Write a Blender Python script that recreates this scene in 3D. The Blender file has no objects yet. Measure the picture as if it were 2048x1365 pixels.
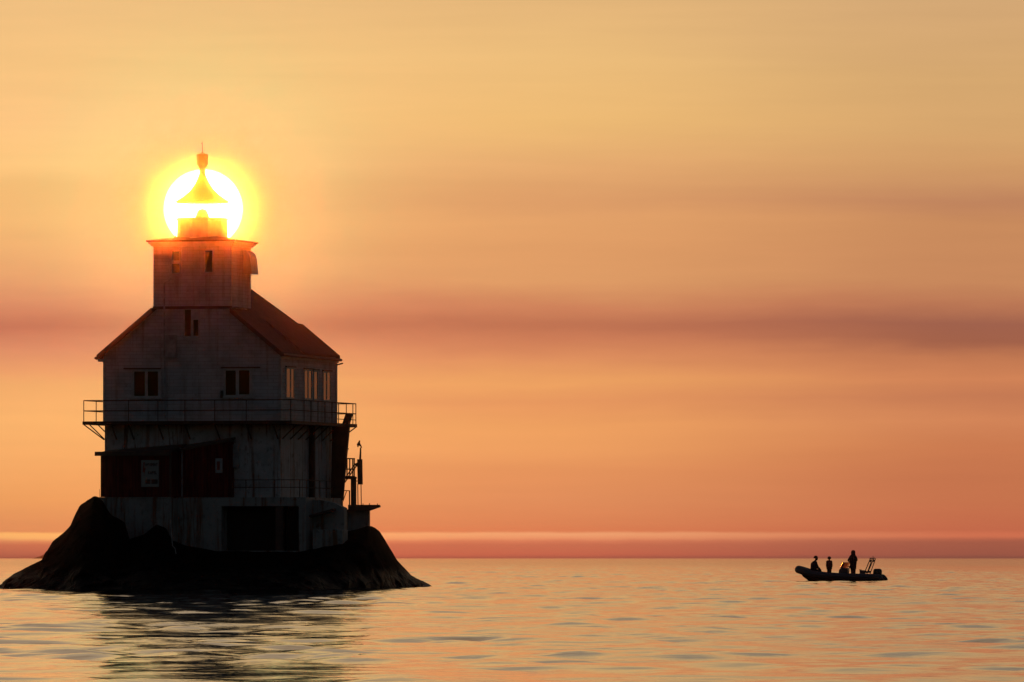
import bpy, bmesh, math, random
import numpy as np
from mathutils import Vector, Matrix, Euler, noise

random.seed(7)
rng = np.random.default_rng(11)
scene = bpy.context.scene
COL = scene.collection
R = math.radians

# ------------------------------------------------------------------ optics of the photograph
F = 16300.0            # focal length in pixels of the 2048 px wide photograph
CX, CY = 1024.0, 682.5
HOR = 1114.1           # row of the true horizontal
EYE = 1.5
PITCH = math.atan((HOR - CY) / F)


def at(px, py, Y):
    """the point at depth Y (metres north of the camera) that stands at photograph pixel (px, py)"""
    x = (px - CX) / F
    yy = (CY - py) / F
    d = Vector((x, math.cos(PITCH) - yy * math.sin(PITCH), math.sin(PITCH) + yy * math.cos(PITCH)))
    return Vector((0, 0, EYE)) + d * (Y / d.y)


cam_d = bpy.data.cameras.new('camera')
cam = bpy.data.objects.new('camera', cam_d)
COL.objects.link(cam)
cam.location = (0, 0, EYE)
cam.rotation_euler = (R(90) + PITCH, 0, 0)
cam_d.sensor_width = 36
cam_d.lens = F / 2048 * 36
cam_d.clip_start = 0.1
cam_d.clip_end = 100000
scene.camera = cam

SUN_EL = math.atan((HOR - 418) / F)
SUN_AZ = math.atan((406 - CX) / F)
SUN_DIR = Vector((math.sin(SUN_AZ) * math.cos(SUN_EL), math.cos(SUN_AZ) * math.cos(SUN_EL), math.sin(SUN_EL)))


def lin(r, g, b):
    f = lambda c: (c / 255 / 12.92) if c / 255 <= 0.04045 else ((c / 255 + 0.055) / 1.055) ** 2.4
    return (f(r), f(g), f(b), 1.0)


# ------------------------------------------------------------------ node helpers
class NT:
    def __init__(self, tree):
        self.t = tree
        self.n = tree.nodes
        self.l = tree.links
        self.n.clear()

    def add(self, kind, **kw):
        nd = self.n.new(kind)
        for k, v in kw.items():
            setattr(nd, k, v)
        return nd

    def put(self, sock, v):
        if isinstance(v, bpy.types.NodeSocket):
            self.l.new(v, sock)
        elif isinstance(v, bpy.types.Node):
            self.l.new(v.outputs[0], sock)
        else:
            sock.default_value = v

    def m(self, op, a, b=None, c=None, clamp=False):
        nd = self.add('ShaderNodeMath', operation=op, use_clamp=clamp)
        self.put(nd.inputs[0], a)
        if b is not None:
            self.put(nd.inputs[1], b)
        if c is not None:
            self.put(nd.inputs[2], c)
        return nd.outputs[0]

    def mix(self, fac, a, b, mode='MIX'):
        nd = self.add('ShaderNodeMix', data_type='RGBA', blend_type=mode)
        self.put(nd.inputs[0], fac)
        self.put(nd.inputs[6], a)
        self.put(nd.inputs[7], b)
        return nd.outputs[2]

    def smooth(self, v, lo, hi, a=0.0, b=1.0):
        nd = self.add('ShaderNodeMapRange', interpolation_type='SMOOTHSTEP')
        self.put(nd.inputs[0], v)
        nd.inputs[1].default_value = lo
        nd.inputs[2].default_value = hi
        nd.inputs[3].default_value = a
        nd.inputs[4].default_value = b
        return nd.outputs[0]

    def ramp(self, v, stops, interp='LINEAR'):
        nd = self.add('ShaderNodeValToRGB')
        cr = nd.color_ramp
        cr.interpolation = interp
        while len(cr.elements) < len(stops):
            cr.elements.new(1.0)
        for e, (p, c) in zip(cr.elements, stops):
            e.position = p
            e.color = c
        self.put(nd.inputs[0], v)
        return nd.outputs[0]

    def noise(self, vec, scale, detail=4.0, rough=0.55):
        nd = self.add('ShaderNodeTexNoise')
        self.put(nd.inputs['Vector'], vec)
        nd.inputs['Scale'].default_value = scale
        nd.inputs['Detail'].default_value = detail
        nd.inputs['Roughness'].default_value = rough
        return nd.outputs[0]

    def vmul(self, vec, xyz):
        nd = self.add('ShaderNodeVectorMath', operation='MULTIPLY')
        self.put(nd.inputs[0], vec)
        nd.inputs[1].default_value = xyz
        return nd.outputs[0]


# ------------------------------------------------------------------ sky (world) and sun
world = bpy.data.worlds.new('World')
scene.world = world
world.use_nodes = True
W = NT(world.node_tree)
gen = W.add('ShaderNodeTexCoord').outputs['Generated']
sep = W.add('ShaderNodeSeparateXYZ')
W.put(sep.inputs[0], gen)
az = W.m('ARCTAN2', sep.outputs[0], sep.outputs[1])
el = W.m('ARCSINE', sep.outputs[2])
azd = W.m('MULTIPLY', az, 180 / math.pi)
eld = W.m('MULTIPLY', el, 180 / math.pi)
comb = W.add('ShaderNodeCombineXYZ')
W.put(comb.inputs[0], azd)
W.put(comb.inputs[1], eld)
sky_uv = comb.outputs[0]
# the cloud layers undulate a little along the horizon
w1 = W.m('SUBTRACT', W.noise(W.vmul(sky_uv, (0.35, 1.6, 1)), 1.0, 3), 0.5)
w2 = W.m('SUBTRACT', W.noise(W.vmul(sky_uv, (3.2, 14.0, 1)), 1.0, 4, 0.6), 0.5)
amp = W.smooth(eld, 0.15, 1.2, 0.05, 1.0)
warp = W.m('ADD', W.m('MULTIPLY', W.m('MULTIPLY', w1, 0.24), amp), W.m('MULTIPLY', w2, W.smooth(eld, 0.18, 1.0, 0.020, 0.05)))
elw = W.m('ADD', eld, warp)
t_el = W.m('SQRT', W.m('MAXIMUM', W.m('DIVIDE', elw, 8.0), 0.0))


def stops(rows):
    out = []
    for py, c in sorted(rows, key=lambda r: -r[0]):
        e = math.degrees(math.atan((1114.1 - py) / F))
        out.append((math.sqrt(max(0.0, e / 8.0)), lin(*c)))
    return out


LEFT = [(1114, (150, 84, 70)), (1109, (168, 94, 76)), (1090, (186, 106, 80)), (1083, (212, 136, 92)), (1076, (246, 184, 110)), (1068, (250, 190, 110)),
        (1064, (214, 140, 90)), (1050, (218, 144, 92)), (1000, (230, 157, 94)), (950, (238, 166, 100)), (850, (245, 178, 108)),
        (770, (237, 170, 106)), (740, (230, 156, 104)), (690, (214, 136, 100)), (645, (192, 112, 86)), (600, (214, 138, 100)),
        (550, (228, 160, 108)), (450, (240, 180, 114)), (380, (240, 184, 116)), (330, (251, 196, 126)), (250, (251, 195, 129)),
        (120, (244, 193, 127)), (0, (238, 190, 128)), (-500, (214, 182, 132)), (-1150, (182, 164, 140))]
MID = [(1114, (172, 92, 74)), (1109, (198, 102, 78)), (1090, (196, 109, 81)), (1083, (214, 124, 90)), (1077, (236, 154, 108)), (1068, (244, 172, 120)),
       (1063, (217, 124, 82)), (1050, (218, 131, 86)), (1000, (223, 142, 92)), (940, (228, 148, 93)), (900, (236, 159, 97)),
       (850, (237, 161, 97)), (800, (229, 151, 95)), (765, (236, 162, 98)), (720, (220, 142, 94)), (680, (205, 126, 88)),
       (650, (190, 114, 82)), (615, (206, 130, 91)), (560, (222, 156, 102)), (500, (223, 157, 102)), (440, (227, 162, 105)),
       (400, (220, 157, 104)), (330, (229, 171, 112)), (240, (238, 187, 117)), (120, (236, 189, 123)), (0, (228, 182, 122)),
       (-500, (206, 174, 126)), (-1150, (170, 156, 134))]
RIGHT = [(1114, (142, 84, 70)), (1109, (158, 89, 72)), (1084, (164, 93, 73)), (1079, (180, 100, 76)), (1073, (216, 118, 84)), (1069, (212, 115, 82)),
         (1062, (198, 107, 76)), (1000, (199, 116, 78)), (950, (198, 117, 78)), (900, (203, 122, 80)), (850, (210, 132, 88)),
         (800, (197, 122, 84)), (760, (209, 131, 87)), (710, (194, 121, 82)), (680, (162, 98, 74)), (645, (160, 98, 77)),
         (610, (187, 119, 85)), (560, (200, 136, 92)), (450, (201, 139, 93)), (405, (192, 132, 94)), (330, (210, 155, 103)),
         (270, (214, 165, 109)), (150, (214, 168, 112)), (0, (212, 168, 118)), (-500, (190, 162, 120)), (-1150, (154, 144, 128))]
cL = W.ramp(t_el, stops(LEFT))
cM = W.ramp(t_el, stops(MID))
cR = W.ramp(t_el, stops(RIGHT))
xa = W.m('ADD', azd, W.m('MULTIPLY', w1, 1.2))
a_of = lambda px: math.degrees(math.atan((px - CX) / F))
cc = W.mix(W.smooth(xa, a_of(100), a_of(1150)), cL, cM)
band = W.mix(W.smooth(xa, a_of(1050), a_of(2000)), cc, cR)
# faint fine streaks in the haze layers
st = W.m('MULTIPLY_ADD', W.m('SUBTRACT', W.noise(W.vmul(sky_uv, (0.55, 9.0, 1)), 1.0, 5, 0.6), 0.5), 0.11, 1.0)
band = W.mix(1.0, band, st, 'MULTIPLY')
# air glowing around the sun
dot = W.add('ShaderNodeVectorMath', operation='DOT_PRODUCT')
W.put(dot.inputs[0], gen)
dot.inputs[1].default_value = SUN_DIR
theta = W.m('MULTIPLY', W.m('ARCCOSINE', W.m('MINIMUM', dot.outputs['Value'], 1.0)), 180 / math.pi)
g1 = W.m('POWER', math.e, W.m('MULTIPLY', theta, -1 / 0.6))
g2 = W.m('POWER', math.e, W.m('MULTIPLY', theta, -1 / 0.07))
glow = W.mix(1.0, W.mix(1.0, (0.07, 0.20, 0.07, 1), g1, 'MULTIPLY'), W.mix(1.0, (0.8, 0.8, 0.03, 1), g2, 'MULTIPLY'), 'ADD')
# the lit haze in front of the sky brings its own light round the sun
g3 = W.m('POWER', math.e, W.m('MULTIPLY', W.m('MULTIPLY', theta, theta), -1 / 0.3))
g4 = W.m('POWER', math.e, W.m('MULTIPLY', W.m('MULTIPLY', theta, theta), -1 / 0.64))
cd = W.add('ShaderNodeCombineColor')
W.put(cd.inputs[0], W.m('MULTIPLY_ADD', g4, -0.7, 1.0))
W.put(cd.inputs[1], W.m('MULTIPLY_ADD', g3, -1.0, 1.0))
W.put(cd.inputs[2], W.m('MULTIPLY_ADD', g3, -0.75, 1.0))
band = W.mix(1.0, band, cd.outputs[0], 'MULTIPLY')
band = W.mix(1.0, band, glow, 'ADD')
th5 = W.m('MAXIMUM', W.m('SUBTRACT', theta, 0.55), 0.0)
g5 = W.m('POWER', math.e, W.m('MULTIPLY', W.m('MULTIPLY', th5, th5), -1 / 0.16))
band = W.mix(1.0, band, W.mix(1.0, (0.0, 0.095, 0.045, 1), g5, 'MULTIPLY'), 'ADD')
disc = W.smooth(theta, 0.252, 0.284, 1.0, 0.0)
# the rest of the sky dome
sky = W.add('ShaderNodeTexSky', sky_type='NISHITA')
sky.sun_disc = False
sky.sun_elevation = SUN_EL
sky.sun_rotation = SUN_AZ
sky.altitude = 0
sky.air_density = 1.0
sky.dust_density = 2.0
SKY_K = 0.044
dome = W.mix(1.0, sky.outputs[0], (SKY_K, SKY_K * 0.97, SKY_K * 1.15, 1), 'MULTIPLY')
wf = W.smooth(W.m('ABSOLUTE', azd), 12.0, 75.0, 1.0, 0.0)
we = W.smooth(eld, 4.5, 24.0, 1.0, 0.0)
col = W.mix(W.m('MULTIPLY', wf, we), dome, band)
col = W.mix(disc, col, (9.0, 7.0, 3.5, 1))
bg = W.add('ShaderNodeBackground')
W.put(bg.inputs[0], col)
bg.inputs[1].default_value = 1.0
out = W.add('ShaderNodeOutputWorld')
W.l.new(bg.outputs[0], out.inputs[0])

sun_d = bpy.data.lights.new('sun', 'SUN')
sun_d.energy = 0.34
sun_d.angle = R(0.53)
sun_d.color = (1.0, 0.115, 0.006)
sun = bpy.data.objects.new('sun', sun_d)
COL.objects.link(sun)
sun.rotation_euler = SUN_DIR.to_track_quat('Z', 'Y').to_euler()
sun.location = SUN_DIR * 500

scene.view_settings.view_transform = 'Standard'
scene.view_settings.look = 'None'
scene.view_settings.exposure = 0
scene.view_settings.gamma = 1
scene.cycles.use_denoising = True
scene.cycles.use_adaptive_sampling = False
scene.cycles.volume_bounces = 0
scene.cycles.max_bounces = 10
scene.cycles.transparent_max_bounces = 12
scene.cycles.sample_clamp_indirect = 4
scene.cycles.caustics_reflective = False
scene.cycles.caustics_refractive = False


# ------------------------------------------------------------------ materials
def new_mat(name):
    m = bpy.data.materials.new(name)
    m.use_nodes = True
    return m, NT(m.node_tree)


def finish(n, bsdf):
    o = n.add('ShaderNodeOutputMaterial')
    n.l.new(bsdf.outputs[0], o.inputs[0])


def pbsdf(n, base, rough=0.6, metal=0.0, bump=None, bump_s=0.3, bump_d=0.02, spec=0.5):
    b = n.add('ShaderNodeBsdfPrincipled')
    n.put(b.inputs['Base Color'], base)
    n.put(b.inputs['Roughness'], rough)
    b.inputs['Metallic'].default_value = metal
    b.inputs['Specular IOR Level'].default_value = spec
    if bump is not None:
        bp = n.add('ShaderNodeBump')
        bp.inputs['Strength'].default_value = bump_s
        bp.inputs['Distance'].default_value = bump_d
        n.put(bp.inputs['Height'], bump)
        n.l.new(bp.outputs[0], b.inputs['Normal'])
    return b


def simple(name, c, rough=0.6, metal=0.0, var=0.35, scale=3.0, spec=0.5):
    m, n = new_mat(name)
    o = n.add('ShaderNodeTexCoord').outputs['Object']
    f = n.noise(o, scale, 6)
    lo = tuple(x * (1 - var) for x in c) + (1,)
    hi = tuple(min(1, x * (1 + var)) for x in c) + (1,)
    colr = n.ramp(f, [(0.3, lo), (0.7, hi)])
    fine = n.noise(o, scale * 9, 3)
    finish(n, pbsdf(n, colr, rough, metal, fine, 0.25, 0.01, spec))
    return m


def weathered_white(name, base, pattern, rust=0.5):
    """white paint over boards or shingles, grey weathering, brown rust running down"""
    m, n = new_mat(name)
    o = n.add('ShaderNodeTexCoord').outputs['Object']
    s = n.add('ShaderNodeSeparateXYZ')
    n.put(s.inputs[0], o)
    along = n.m('ADD', s.outputs[0], s.outputs[1])
    c = n.add('ShaderNodeCombineXYZ')
    n.put(c.inputs[0], along)
    n.put(c.inputs[1], s.outputs[2])
    uv = c.outputs[0]
    grey = n.noise(o, 0.9, 6, 0.6)
    colr = n.mix(n.smooth(grey, 0.4, 0.75), tuple(base) + (1,), tuple(x * 0.62 for x in base) + (1,))
    run = n.noise(n.vmul(uv, (2.8, 0.16, 1)), 1.0, 6, 0.65)
    colr = n.mix(n.m('MULTIPLY', n.smooth(run, 0.50, 0.66), rust), colr, (0.16, 0.065, 0.025, 1))
    patch = n.noise(n.vmul(uv, (1.3, 1.6, 1)), 1.0, 7, 0.7)
    colr = n.mix(n.m('MULTIPLY', n.smooth(patch, 0.62, 0.68), rust), colr, (0.12, 0.07, 0.04, 1))
    if not pattern:
        run2 = n.noise(n.vmul(uv, (1.1, 0.10, 1)), 1.7, 5, 0.7)
        colr = n.mix(n.smooth(run2, 0.55, 0.63, 0, 0.85), colr, (0.13, 0.035, 0.012, 1))
        mott = n.noise(n.vmul(uv, (2.2, 1.4, 1)), 2.0, 8, 0.75)
        colr = n.mix(n.smooth(mott, 0.52, 0.66, 0, 0.55), colr, (0.05, 0.045, 0.04, 1))
    bump = n.noise(o, 14, 4)
    if pattern:
        bk = n.add('ShaderNodeTexBrick')
        n.put(bk.inputs['Vector'], uv)
        bk.inputs['Color1'].default_value = (1, 1, 1, 1)
        bk.inputs['Color2'].default_value = (0.86, 0.86, 0.88, 1)
        bk.inputs['Mortar'].default_value = (0.66, 0.64, 0.63, 1)
        bk.inputs['Scale'].default_value = 1.0
        bk.inputs['Mortar Size'].default_value = 0.012
        bk.inputs['Brick Width'].default_value = pattern[0]
        bk.inputs['Row Height'].default_value = pattern[1]
        colr = n.mix(1.0, colr, bk.outputs[0], 'MULTIPLY')
        bump = n.m('SUBTRACT', bump, n.m('MULTIPLY', bk.outputs['Fac'], 2.0))
    finish(n, pbsdf(n, colr, 0.65, 0, bump, 0.5, 0.02, 0.3))
    return m


def planks(name, c, width, vertical=True):
    m, n = new_mat(name)
    o = n.add('ShaderNodeTexCoord').outputs['Object']
    s = n.add('ShaderNodeSeparateXYZ')
    n.put(s.inputs[0], o)
    along = n.m('ADD', s.outputs[0], s.outputs[1]) if vertical else s.outputs[2]
    k = n.m('FRACT', n.m('DIVIDE', along, width))
    gap = n.m('MAXIMUM', n.smooth(k, 0.0, 0.1, 1, 0), n.smooth(k, 0.9, 1.0, 0, 1))
    f = n.noise(n.vmul(o, (3, 3, 0.6)), 1.2, 6)
    colr = n.mix(n.smooth(f, 0.35, 0.7), tuple(c) + (1,), tuple(x * 0.5 for x in c) + (1,))
    colr = n.mix(n.m('MULTIPLY', gap, 0.7), colr, (0.01, 0.006, 0.005, 1))
    finish(n, pbsdf(n, colr, 0.75, 0, n.m('SUBTRACT', 1.0, gap), 0.5, 0.02, 0.08))
    return m


M = {}
M['wall'] = weathered_white('white_shingle_wall', (0.56, 0.57, 0.60), (0.62, 0.17), 0.35)
M['lower'] = weathered_white('stained_white_wall', (0.48, 0.49, 0.51), None, 0.8)
M['concrete'] = weathered_white('stained_concrete', (0.29, 0.30, 0.30), None, 1.0)
M['trim'] = simple('white_trim', (0.42, 0.42, 0.43), 0.5, var=0.2)
M['roof'] = planks('dark_roof_sheet', (0.05, 0.037, 0.033), 0.45)
M['verge'] = simple('dark_verge_board', (0.07, 0.035, 0.028), 0.6)
M['iron'] = simple('rusty_iron', (0.075, 0.03, 0.018), 0.7, 0.2)
M['red'] = planks('dark_red_boards', (0.14, 0.026, 0.022), 0.16)
M['dark'] = simple('interior_shade', (0.012, 0.009, 0.008), 0.9)  # shade inside the boathouse opening, put into the colour
M['tin'] = simple('copper_lantern_roof', (0.05, 0.03, 0.022), 0.45, 0.3)
M['sign'] = simple('sign_white', (0.27, 0.27, 0.265), 0.5, var=0.12)
M['ink'] = simple('sign_ink', (0.03, 0.02, 0.02), 0.6)
M['redink'] = simple('sign_red', (0.2, 0.02, 0.015), 0.6)
M['box'] = simple('grey_box', (0.32, 0.33, 0.35), 0.5)
M['tube'] = simple('grey_rubber_tube', (0.07, 0.072, 0.085), 0.45, var=0.15)
M['hull'] = simple('dark_hull', (0.03, 0.02, 0.018), 0.3, var=0.2)
M['black'] = simple('black_plastic', (0.02, 0.02, 0.022), 0.35, var=0.2)
M['steel'] = simple('dull_steel', (0.10, 0.09, 0.085), 0.4, 0.6)
M['jacket'] = simple('dark_navy_jacket', (0.02, 0.02, 0.03), 0.85, scale=12)
M['brownj'] = simple('dark_brown_clothes', (0.035, 0.017, 0.014), 0.85, scale=12)
M['vest'] = simple('red_life_vest', (0.22, 0.025, 0.02), 0.7, scale=12)
M['hair'] = simple('dark_hair', (0.02, 0.012, 0.009), 0.6, scale=30)
M['board'] = planks('daymark_board', (0.09, 0.08, 0.06), 0.14)
M['foam'] = simple('sea_foam', (0.4, 0.4, 0.4), 0.8, var=0.2, scale=8)
M['rope'] = simple('pale_rope', (0.35, 0.33, 0.30), 0.8)

m, n = new_mat('window_glass_dark')
n_ = n.noise(n.add('ShaderNodeTexCoord').outputs['Object'], 1.5, 2)
finish(n, pbsdf(n, (0.006, 0.004, 0.004, 1), 0.04, 0, n_, 0.03, 0.02, 0.6))
M['pane'] = m

m, n = new_mat('lantern_glazing')
tr = n.add('ShaderNodeBsdfTransparent')
tr.inputs[0].default_value = (0.97, 0.98, 0.97, 1)
gl = n.add('ShaderNodeBsdfGlossy')
gl.inputs['Roughness'].default_value = 0.05
fr = n.add('ShaderNodeFresnel')
fr.inputs[0].default_value = 1.45
mx = n.add('ShaderNodeMixShader')
n.put(mx.inputs[0], n.m('MULTIPLY', n.m('MINIMUM', fr.outputs[0], 0.3), 0.5))
n.l.new(tr.outputs[0], mx.inputs[1])
n.l.new(gl.outputs[0], mx.inputs[2])
finish(n, mx)
M['glazing'] = m

m, n = new_mat('amber_windshield')
tr = n.add('ShaderNodeBsdfTransparent')
tr.inputs[0].default_value = (0.98, 0.76, 0.55, 1)
tl = n.add('ShaderNodeBsdfTranslucent')
tl.inputs[0].default_value = (0.9, 0.7, 0.5, 1)
gl = n.add('ShaderNodeBsdfGlossy')
gl.inputs['Roughness'].default_value = 0.12
m1 = n.add('ShaderNodeMixShader')
m1.inputs[0].default_value = 0.4
n.l.new(tr.outputs[0], m1.inputs[1])
n.l.new(tl.outputs[0], m1.inputs[2])
fr = n.add('ShaderNodeFresnel')
m2 = n.add('ShaderNodeMixShader')
n.l.new(fr.outputs[0], m2.inputs[0])
n.l.new(m1.outputs[0], m2.inputs[1])
n.l.new(gl.outputs[0], m2.inputs[2])
finish(n, m2)
M['shield'] = m

m, n = new_mat('lens_glass')
finish(n, pbsdf(n, (0.25, 0.25, 0.22, 1), 0.2, 0, None))
M['lens'] = m

m, n = new_mat('wet_dark_rock')
geo = n.add('ShaderNodeNewGeometry')
pos = geo.outputs['Position']
f = n.noise(pos, 0.8, 8, 0.65)
vo = n.add('ShaderNodeTexVoronoi', feature='DISTANCE_TO_EDGE')
n.put(vo.inputs['Vector'], n.vmul(pos, (0.9, 0.9, 1.5)))
vo.inputs['Scale'].default_value = 1.0
crack = n.smooth(vo.outputs[0], 0.0, 0.06)
colr = n.ramp(f, [(0.35, (0.003, 0.0025, 0.002, 1)), (0.6, (0.006, 0.0045, 0.004, 1)), (0.78, (0.008, 0.006, 0.005, 1))])
sp = n.add('ShaderNodeSeparateXYZ')
n.put(sp.inputs[0], pos)
wet = n.smooth(n.m('ADD', sp.outputs[2], n.m('MULTIPLY', n.m('SUBTRACT', f, 0.5), 1.2)), 0.5, 1.3)
colr = n.mix(wet, (0.003, 0.003, 0.0028, 1), colr)
rg = n.smooth(wet, 0, 1, 0.45, 0.85)
finish(n, pbsdf(n, colr, rg, 0, n.m('ADD', n.noise(pos, 2.5, 8, 0.7), n.m('MULTIPLY', crack, 0.5)), 1.0, 0.2, 0.02))
M['rock'] = m

m, n = new_mat('far_hill')
finish(n, pbsdf(n, n.ramp(n.noise(n.add('ShaderNodeNewGeometry').outputs['Position'], 0.02, 5),
                          [(0.3, (0.03, 0.03, 0.025, 1)), (0.7, (0.07, 0.06, 0.05, 1))]), 0.9))
M['hill'] = m

m, n = new_mat('sea_water')
pos = n.add('ShaderNodeNewGeometry').outputs['Position']
big = n.noise(n.vmul(pos, (0.055, 0.02, 1)), 1.0, 3)
h1 = n.noise(n.vmul(pos, (2.2, 3.2, 1)), 1.0, 3, 0.55)
h2 = n.noise(n.vmul(pos, (0.5, 0.9, 1)), 1.0, 4, 0.55)
h = n.m('ADD', n.m('MULTIPLY', h1, n.smooth(big, 0.35, 0.65, 0.5, 1.5)), n.m('MULTIPLY', h2, 1.6))
b = n.add('ShaderNodeBsdfPrincipled')
b.inputs['Base Color'].default_value = (0.010, 0.013, 0.018, 1)
ln = n.add('ShaderNodeVectorMath', operation='LENGTH')
n.put(ln.inputs[0], pos)
# waves too fine for the sheet far out act as roughness
n.put(b.inputs['Roughness'], n.smooth(ln.outputs['Value'], 250, 1800, 0.012, 0.085))
b.inputs['IOR'].default_value = 1.33
bp = n.add('ShaderNodeBump')
bp.inputs['Strength'].default_value = 1.0
bp.inputs['Distance'].default_value = 0.008
n.put(bp.inputs['Height'], h)
n.l.new(bp.outputs[0], b.inputs['Normal'])
finish(n, b)
M['sea'] = m


# ------------------------------------------------------------------ mesh builder
class MB:
    def __init__(self):
        self.v = []
        self.f = []

    def quad(self, *pts):
        i = len(self.v)
        self.v += [Vector(p) for p in pts]
        self.f.append(tuple(range(i, i + len(pts))))
        return self

    def prism(self, poly, off):
        """closed solid: polygon swept by the vector off"""
        i = len(self.v)
        n = len(poly)
        off = Vector(off)
        self.v += [Vector(p) for p in poly] + [Vector(p) + off for p in poly]
        self.f.append(tuple(range(i + n - 1, i - 1, -1)))
        self.f.append(tuple(range(i + n, i + 2 * n)))
        for k in range(n):
            a, b_ = i + k, i + (k + 1) % n
            self.f.append((a, b_, b_ + n, a + n))
        return self

    def box(self, x0, x1, y0, y1, z0, z1):
        return self.prism([(x0, y0, z0), (x1, y0, z0), (x1, y1, z0), (x0, y1, z0)], (0, 0, z1 - z0))

    def bar(self, p, q, w, h=None):
        """square bar from p to q"""
        p, q = Vector(p), Vector(q)
        h = h or w
        d = (q - p).normalized()
        up = Vector((0, 0, 1)) if abs(d.z) < 0.95 else Vector((0, 1, 0))
        s = d.cross(up).normalized() * w / 2
        u = s.cross(d).normalized() * h / 2
        return self.prism([p - s - u, p + s - u, p + s + u, p - s + u], q - p)

    def tube(self, pts, r, seg=10, cap=True):
        pts = [Vector(p) for p in pts]
        rr = r if isinstance(r, (list, tuple)) else [r] * len(pts)
        i0 = len(self.v)
        for k, p in enumerate(pts):
            d = (pts[min(k + 1, len(pts) - 1)] - pts[max(k - 1, 0)]).normalized()
            up = Vector((0, 0, 1)) if abs(d.z) < 0.95 else Vector((0, 1, 0))
            s = d.cross(up).normalized()
            u = s.cross(d).normalized()
            for j in range(seg):
                a = 2 * math.pi * j / seg
                self.v.append(p + (s * math.cos(a) + u * math.sin(a)) * rr[k])
        for k in range(len(pts) - 1):
            for j in range(seg):
                a, b_ = i0 + k * seg + j, i0 + k * seg + (j + 1) % seg
                self.f.append((a, b_, b_ + seg, a + seg))
        if cap:
            self.f.append(tuple(range(i0 + seg - 1, i0 - 1, -1)))
            e = i0 + (len(pts) - 1) * seg
            self.f.append(tuple(range(e, e + seg)))
        return self

    def lathe(self, prof, c=(0, 0), seg=24, phase=0.0):
        """prof: list of (radius, z)"""
        i0 = len(self.v)
        for r, z in prof:
            for j in range(seg):
                a = 2 * math.pi * j / seg + phase
                self.v.append(Vector((c[0] + r * math.cos(a), c[1] + r * math.sin(a), z)))
        for k in range(len(prof) - 1):
            for j in range(seg):
                a, b_ = i0 + k * seg + j, i0 + k * seg + (j + 1) % seg
                self.f.append((a, b_, b_ + seg, a + seg))
        self.f.append(tuple(range(i0 + seg - 1, i0 - 1, -1)))
        e = i0 + (len(prof) - 1) * seg
        self.f.append(tuple(range(e, e + seg)))
        return self

    def loft(self, rings, closed=True, cap=True):
        i0 = len(self.v)
        nn = len(rings[0])
        for r in rings:
            self.v += [Vector(p) for p in r]
        for k in range(len(rings) - 1):
            for j in range(nn if closed else nn - 1):
                a, b_ = i0 + k * nn + j, i0 + k * nn + (j + 1) % nn
                self.f.append((a, b_, b_ + nn, a + nn))
        if cap:
            self.f.append(tuple(range(i0 + nn - 1, i0 - 1, -1)))
            e = i0 + (len(rings) - 1) * nn
            self.f.append(tuple(range(e, e + nn)))
        return self

    def build(self, name, mat, parent=None, origin=(0, 0, 0), smooth=False, bevel=0.0):
        o_ = Vector(origin)
        me = bpy.data.meshes.new(name)
        me.from_pydata([tuple(v - o_) for v in self.v], [], self.f)
        bm = bmesh.new()
        bm.from_mesh(me)
        bmesh.ops.recalc_face_normals(bm, faces=bm.faces)
        if bevel:
            bmesh.ops.bevel(bm, geom=list(bm.edges), offset=bevel, segments=2, affect='EDGES', profile=0.5)
        bm.to_mesh(me)
        bm.free()
        if smooth:
            me.polygons.foreach_set('use_smooth', [True] * len(me.polygons))
            try:
                me.set_sharp_from_angle(angle=R(40))
            except Exception:
                pass
        me.materials.append(mat)
        ob = bpy.data.objects.new(name, me)
        COL.objects.link(ob)
        if parent is not None:
            ob.parent = parent
        return ob


def tag(o, label, cat, group=None):
    o['label'] = label
    o['category'] = cat
    if group:
        o['group'] = group
    return o


def structure(o):
    o['kind'] = 'structure'
    return o


# ------------------------------------------------------------------ the lighthouse's own frame
PHI = R(15)
YF = 388.0
S = F / YF
fc = at(384.5, 1000, YF)
DEPTH = 9.38
HALF = 4.375
B0 = 0.0               # front wall plane; b grows away from the camera
H = Matrix.Translation((fc.x, YF, 0)) @ Matrix.Rotation(-PHI, 4, 'Z')
KA, KB = S * math.cos(PHI), S * math.sin(PHI)


def dep(a, b):
    return YF - a * math.sin(PHI) + b * math.cos(PHI)


def la(px, b=0.0):
    """local a of photograph column px on the plane b"""
    return (px - 384.5 - KB * b) / KA


def lb(px, a=HALF):
    return (px - 384.5 - KA * a) / KB


def lz(py, a=0.0, b=0.0):
    return EYE + (HOR - py) * dep(a, b) / F


def thing(name, label, cat, base, group=None, frame=H, rz=0.0):
    e = bpy.data.objects.new(name, None)
    COL.objects.link(e)
    e.empty_display_size = 0.3
    e.matrix_world = frame @ Matrix.Translation(base) @ Matrix.Rotation(rz, 4, 'Z')
    tag(e, label, cat, group)
    return e


Z_BASE = lz(995)
Z_FLOOR = lz(843)
Z_EAVE = lz(712)
house_o = Vector((0, 0, Z_BASE))
house = thing('lighthouse', 'white wooden lighthouse house with gabled roof and square lantern tower on rock', 'lighthouse', house_o)
SL = 0.821
RIDGE = lz(708) + la(570) * SL


def hb(mb, name, mat, parent=None, **k):
    return mb.build(name, mat, parent or house, house_o, **k)


# lower storey
hb(MB().box(-HALF, HALF, 0, DEPTH, Z_BASE - 0.3, Z_FLOOR - 0.05), 'lower_wall', M['lower'])
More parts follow.
